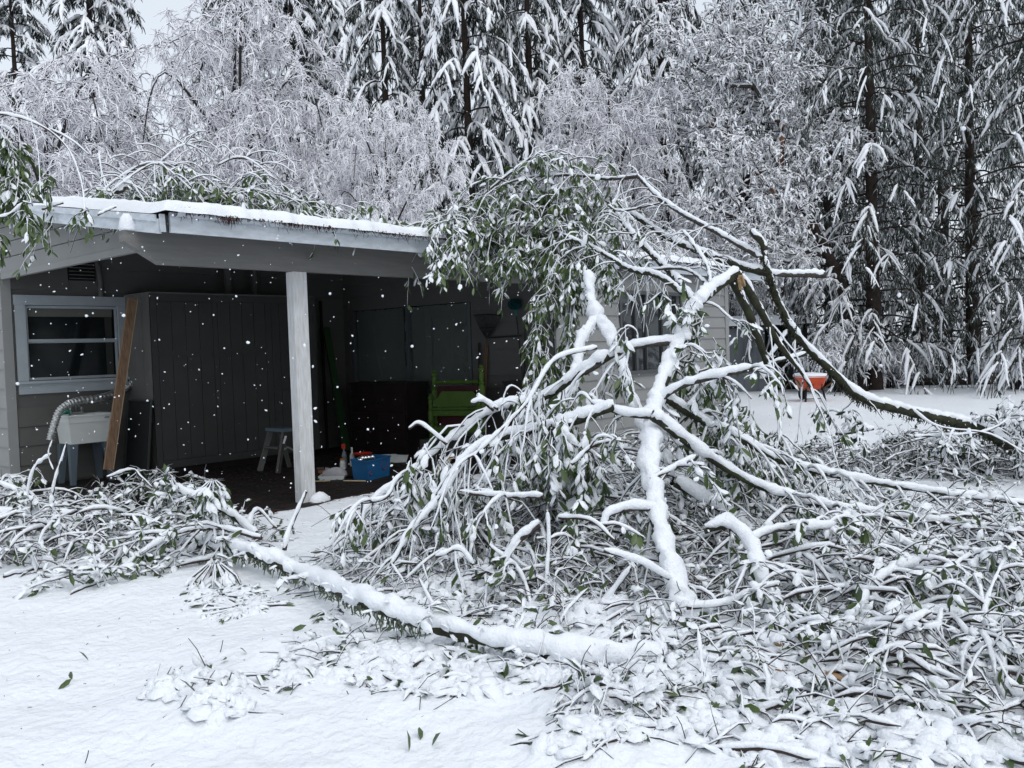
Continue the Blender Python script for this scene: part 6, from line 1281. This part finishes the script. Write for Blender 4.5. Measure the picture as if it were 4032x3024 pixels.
heap('brush_heap', 'tangled snowy brush at the left in front of the laundry sink',
     [((250, 2200, 0), (1.0, .45, .45), .42, 120, (.25, .6), .88, .026, 4), ((700, 2150, 0), (.6, .5, .35), .36, 70, (.25, .6), .86, .024, 4), ((60, 2080, 0), (.6, .5, .5), .5, 60, (.25, .6), .85, .026, 4), ((600, 1960, 0), (.6, .4, .3), .3, 40, (.2, .5), .45, .012, 4)], 74,
     [([(-40, 1900, 7.8), (60, 1930, 7.7), (150, 1990, 7.6)], 30, 18, .025, 'twig'), ([(200, 2000, 7.5), (215, 1900, 7.5), (262, 1745, 7.5)], 26, 14, .02, 'twig'), ([(210, 1850, 7.5), (190, 1790, 7.5), (205, 1735, 7.5)], 10, 8, .012, 'twig'), ([(100, 1990, 7.6), (130, 1850, 7.6), (200, 1790, 7.6)], 22, 12, .02, 'twig'),
      ([(420, 1880, 8.2), (520, 1850, 8.4), (560, 1880, 8.4), (600, 1920, 8.4)], 14, 10, .01, 'twig'), ([(20, 2380, 6.2), (150, 2280, 6.4), (330, 2230, 6.5), (560, 2130, 6.8)], 22, 18, .025, 'twig'), ([(-30, 2150, 6.8), (200, 2120, 6.9), (420, 2160, 6.9), (600, 2200, 6.8)], 29, 16, .025, 'twig')], dmin=28)
heap('brush_heap', 'low dark green leafy brush spread across the lawn at the far right',
     [((3500, 1850, 0), (1.5, .9, .5), .40, 130, (.3, .7), .62, .014, 6), ((3900, 1850, 0), (1.3, 1.0, .5), .60, 150, (.3, .7), .50, .012, 6), ((3150, 1850, 0), (.9, .6, .4), .32, 70, (.3, .6), .65, .014, 5)], 75,
     [([(3280, 1750, 8.3), (3340, 1690, 8.3), (3330, 1650, 8.3), (3310, 1625, 8.3)], 14, 10, .014, 'twig'), ([(3290, 1710, 8.3), (3380, 1700, 8.2), (3440, 1690, 8.2)], 22, 16, .03, 'bark'), ([(3590, 1610, 8.6), (3700, 1680, 8.6), (3900, 1710, 8.6), (4060, 1800, 8.6)], 12, 9, .012, 'twig'), ([(3600, 1720, 8.6), (3900, 1690, 8.8), (4060, 1560, 9)], 14, 10, .012, 'twig')], 'leaf_dark')
heap('brush_heap', 'leafy brush between the house wall and the leaning limb',
     [((2500, 1850, 0), (1.0, .8, .7), .5, 90, (.3, .7), .72, .012, 4), ((2800, 1820, 0), (.8, .8, .6), .5, 70, (.3, .7), .6, .012, 5)], 76)
heap('snowed_twigs', 'small mound of snowed under leaves alone on the snow at the lower left', [((760, 2760, 0), (.22, .10, .1), .10, 18, (.12, .3), .93, .026, 5), ((870, 2830, 0), (.12, .06, .1), .08, 8, (.1, .2), .95, .026, 5)], 77)
heap('snowed_twigs', 'low line of half buried branches below the fallen trunk, left of centre', [((1500, 2590, 0), (.5, .16, .1), .07, 26, (.12, .35), .95, .026, 4), ((1350, 2680, 0), (.3, .12, .1), .04, 12, (.12, .3), .93, .024, 3)], 78,
     [([(1200, 2660, 4.45), (1330, 2610, 4.6), (1500, 2595, 4.65), (1700, 2580, 4.7)], 26, 20, .03, 'twig')])
heap('snowed_twigs', 'snow heaped branches with an arching twig in front of the trunk near the centre', [((1900, 2700, 0), (.42, .2, .1), .10, 34, (.15, .35), .9, .026, 4), ((2250, 2640, 0), (.4, .14, .1), .10, 30, (.15, .35), .92, .026, 4)], 79,
     [([(1600, 2790, 4.0), (1700, 2740, 4.1), (1830, 2700, 4.15), (1960, 2660, 4.25), (2140, 2652, 4.3)], 26, 9, .022, 'twig'), ([(1633, 2695, 4.2), (1690, 2660, 4.3), (1768, 2616, 4.35), (1859, 2634, 4.3), (1904, 2685, 4.2)], 30, 14, .03, 'twig'), ([(1931, 2665, 4.25), (2000, 2580, 4.35), (2078, 2487, 4.45)], 11, 6, .006, 'twig'), ([(2050, 2730, 4.1), (2170, 2680, 4.15), (2350, 2700, 4.1)], 26, 18, .03, 'twig')])
heap('snowed_twigs', 'snow plastered leafy branch tips at the bottom centre', [((2420, 2830, 0), (.22, .14, .1), .18, 34, (.12, .3), .93, .028, 5), ((2330, 2960, 0), (.2, .1, .1), .10, 16, (.12, .25), .85, .024, 4), ((2600, 2620, 0), (.3, .16, .1), .16, 30, (.12, .3), .9, .026, 4)], 80,
     [([(2362, 2778, 3.75), (2440, 2840, 3.65), (2520, 2875, 3.6)], 9, 7, .006, 'bark_red'), ([(2434, 2770, 3.65), (2446, 2840, 3.62)], 7, 6, .004, 'twig')])
t = thing('broken_twig', 'dark bare twig standing up in front of the snow buried trunk', 'twig', tuple(on_z(1830, 2535, 0)))
limb(t, 'twig', [(1651, 2281, 4.75), (1714, 2399, 4.7), (1760, 2489, 4.65), (1832, 2530, 4.65)], 18, 22, 'twig', .010, k=6); limb(t, 'side_twig', [(1750, 2480, 4.65), (1710, 2450, 4.7), (1670, 2440, 4.7)], 10, 6, 'twig', .006, k=5)
# split boards of raw wood in the lower right
for k, (p, q, w, lab) in enumerate((((2998, 2525), (3080, 2545), 34, 'orange splinter of split wood poking from the snow'), ((3140, 2575), (3330, 2690), 26, 'long orange strip of split wood in the bottom right brush'), ((3060, 2640), (3130, 2665), 22, 'small pale splinter just left of the long orange strip'))):
    D = gD(*p, .1)[2]; g = Geo(); bar(g, at(*p, D), at(*q, gD(*q, .1)[2]), w/FPX*D, .02); tag(g.obj('wood_splinter', M['wood_raw']), lab, 'splinter')
# single leaves and twigs on the open snow
lm = mesh_np('leaf', np.array(LV), [LQ, LT], [M['leaf']], None, True)
spots = [(800, 2620, 'standing leaf near the left middle, right of the other two'), (285, 2680, 'pair like dark leaf in the middle of the left snow'), (228, 2715, 'lowest upright leaf at the far left of the snow'), (350, 2615, 'tallest upright leaf on the left snow'), (975, 2610, 'leaf by the hanging clump, right side'), (1150, 2500, 'leaf left of the half buried branches'), (893, 2625, 'small dark leaf under the hanging clump'),
         (1700, 2940, 'upright leaf alone near the bottom centre'), (1610, 2955, 'flat leaf left of the upright one near the bottom centre'), (1655, 2920, 'snow dusted leaf above the two bottom leaves'), (3390, 2960, 'leaf at the bottom right edge'), (1330, 2495, 'green leaf beneath the trunk snow'), (1860, 2490, 'glossy green leaf on the front of the buried trunk'), (2330, 2780, 'leaf tip left of the bottom centre clump'), (2790, 2880, 'dark small leaf in the snow right of bottom centre'), (1480, 2700, 'leaf beside the half buried line of twigs'), (1240, 2700, 'small leaf far left of the arching twig')]
LEAFR = np.random.default_rng(12)
for x, y, lab in spots:
    p = on_z(x, y, 0); p[2] = gh(p[0], p[1])+.004; o = bpy.data.objects.new('fallen_leaf', lm); COL.objects.link(o); o.location = p
    o.rotation_euler = (LEAFR.uniform(.6, 1.4), LEAFR.uniform(-1.2, -.3), LEAFR.uniform(0, 6)); s_ = LEAFR.uniform(.06, .085); o.scale = (s_, s_, s_); tag(o, lab, 'leaf', 'loose leaves on the open snow')
for k, (x, y, dx, dy, lab) in enumerate(((860, 2590, 18, -70, 'grass stalk standing alone left of the snowed mound'), (1390, 2760, -25, -40, 'short forked twig poking from the open snow'), (950, 2720, 60, 60, 'curved reddish twig lying on the snow right of the mound'), (335, 3005, 14, -50, 'thin stalk near the bottom left corner'), (1265, 2230, 12, -40, 'tiny stalk by the trunk'), (2135, 2790, 3, -40, 'small stalk near the bottom centre'))):
    p = on_z(x, y, 0.0); D = float((p-CAM)@AX[2]); g = Geo(); V, Q = tubes(smooth_path([at(x, y, D), at(x+dx*.6, y+dy*.5, D), at(x+dx, y+dy, D)], 8), .0022, 4); g.add(V, Q); tag(g.obj('stalk', M['twig']), lab, 'stalk')
rng = np.random.default_rng(98); n = 420; x = rng.uniform(.8, 7.5, n); y = rng.uniform(.8, 7.2, n); p = np.stack([x, y, ground_h(x, y)+.003], -1); d = rand_dirs(n, -.1, .5); L_ = rng.uniform(.003, .014, (n, 1))
P = np.stack([p-d*L_, p+(0, 0, .002), p+d*L_], 1); V, Q = tubes(P, np.array([[.0008, .0018, .0008]]), 3); g = Geo(); g.add(V, Q); g.obj('bark_crumbs', M['twig'], kind='stuff')
# litter along the edge of the dry floor
rng = np.random.default_rng(99); n = 700; x = rng.uniform(4.4, 9.2, n); y = YB-.28+.10*rng.standard_normal(n); p = np.stack([x, y, ground_h(x, y)+.008], -1); d = rand_dirs(n, -.1, .2)
P = np.stack([p-d*.02, p+(0, 0, .004), p+d*.03], 1); V, Q = tubes(P, np.array([[.002, .003, .0015]]), 3); g = Geo(); g.add(V, Q); g.obj('litter', M['needles'], kind='stuff')
n = 2500; x = rng.uniform(4.3, 9.4, n); y = rng.uniform(YB-.2, 11.4, n); p = np.stack([x, y, np.full(n, -.036)], -1); d = rand_dirs(n, -.05, .1); P = np.stack([p-d*.015, p+d*.02], 1); V, Q = tubes(P, np.array([[.003, .003]]), 3); g = Geo(); g.add(V, Q); g.obj('floor_litter', M['needles'], kind='stuff')
# ------------------------------------------------------------------ falling snow
n = 2100; px_ = rng.uniform(-200, 4200, n); py_ = rng.uniform(300, 2400, n); D = rng.uniform(2.2**.5, 11**.5, n)**2
P = np.array([at(a, b, c) for a, b, c in zip(px_, py_, D)]); P = P[(P[:, 2] > .1) & (P[:, 1] < YB+2.5)]; n = len(P)
th = np.linspace(0, math.pi, 5); ph = np.arange(6)/6*2*np.pi; T, Pp = np.meshgrid(th, ph, indexing='ij'); TV = np.stack([np.sin(T)*np.cos(Pp), np.sin(T)*np.sin(Pp), np.cos(T)], -1).reshape(-1, 3)
i = np.arange(30).reshape(5, 6); j = np.roll(i, -1, 1); TQ = np.stack([i[:-1], i[1:], j[1:], j[:-1]], -1).reshape(-1, 4)
sz = rng.lognormal(0, .5, (n, 1))*.0023*rng.uniform(.5, 1.5, (n, 3)); V, (q,) = inst(TV, [TQ], frames(rand_dirs(n)), P, sz); V = V+rng.normal(0, .0006, V.shape)
g = Geo(); g.add(V, q); g.obj('falling_snow', M['snow'], smooth=True, kind='stuff')
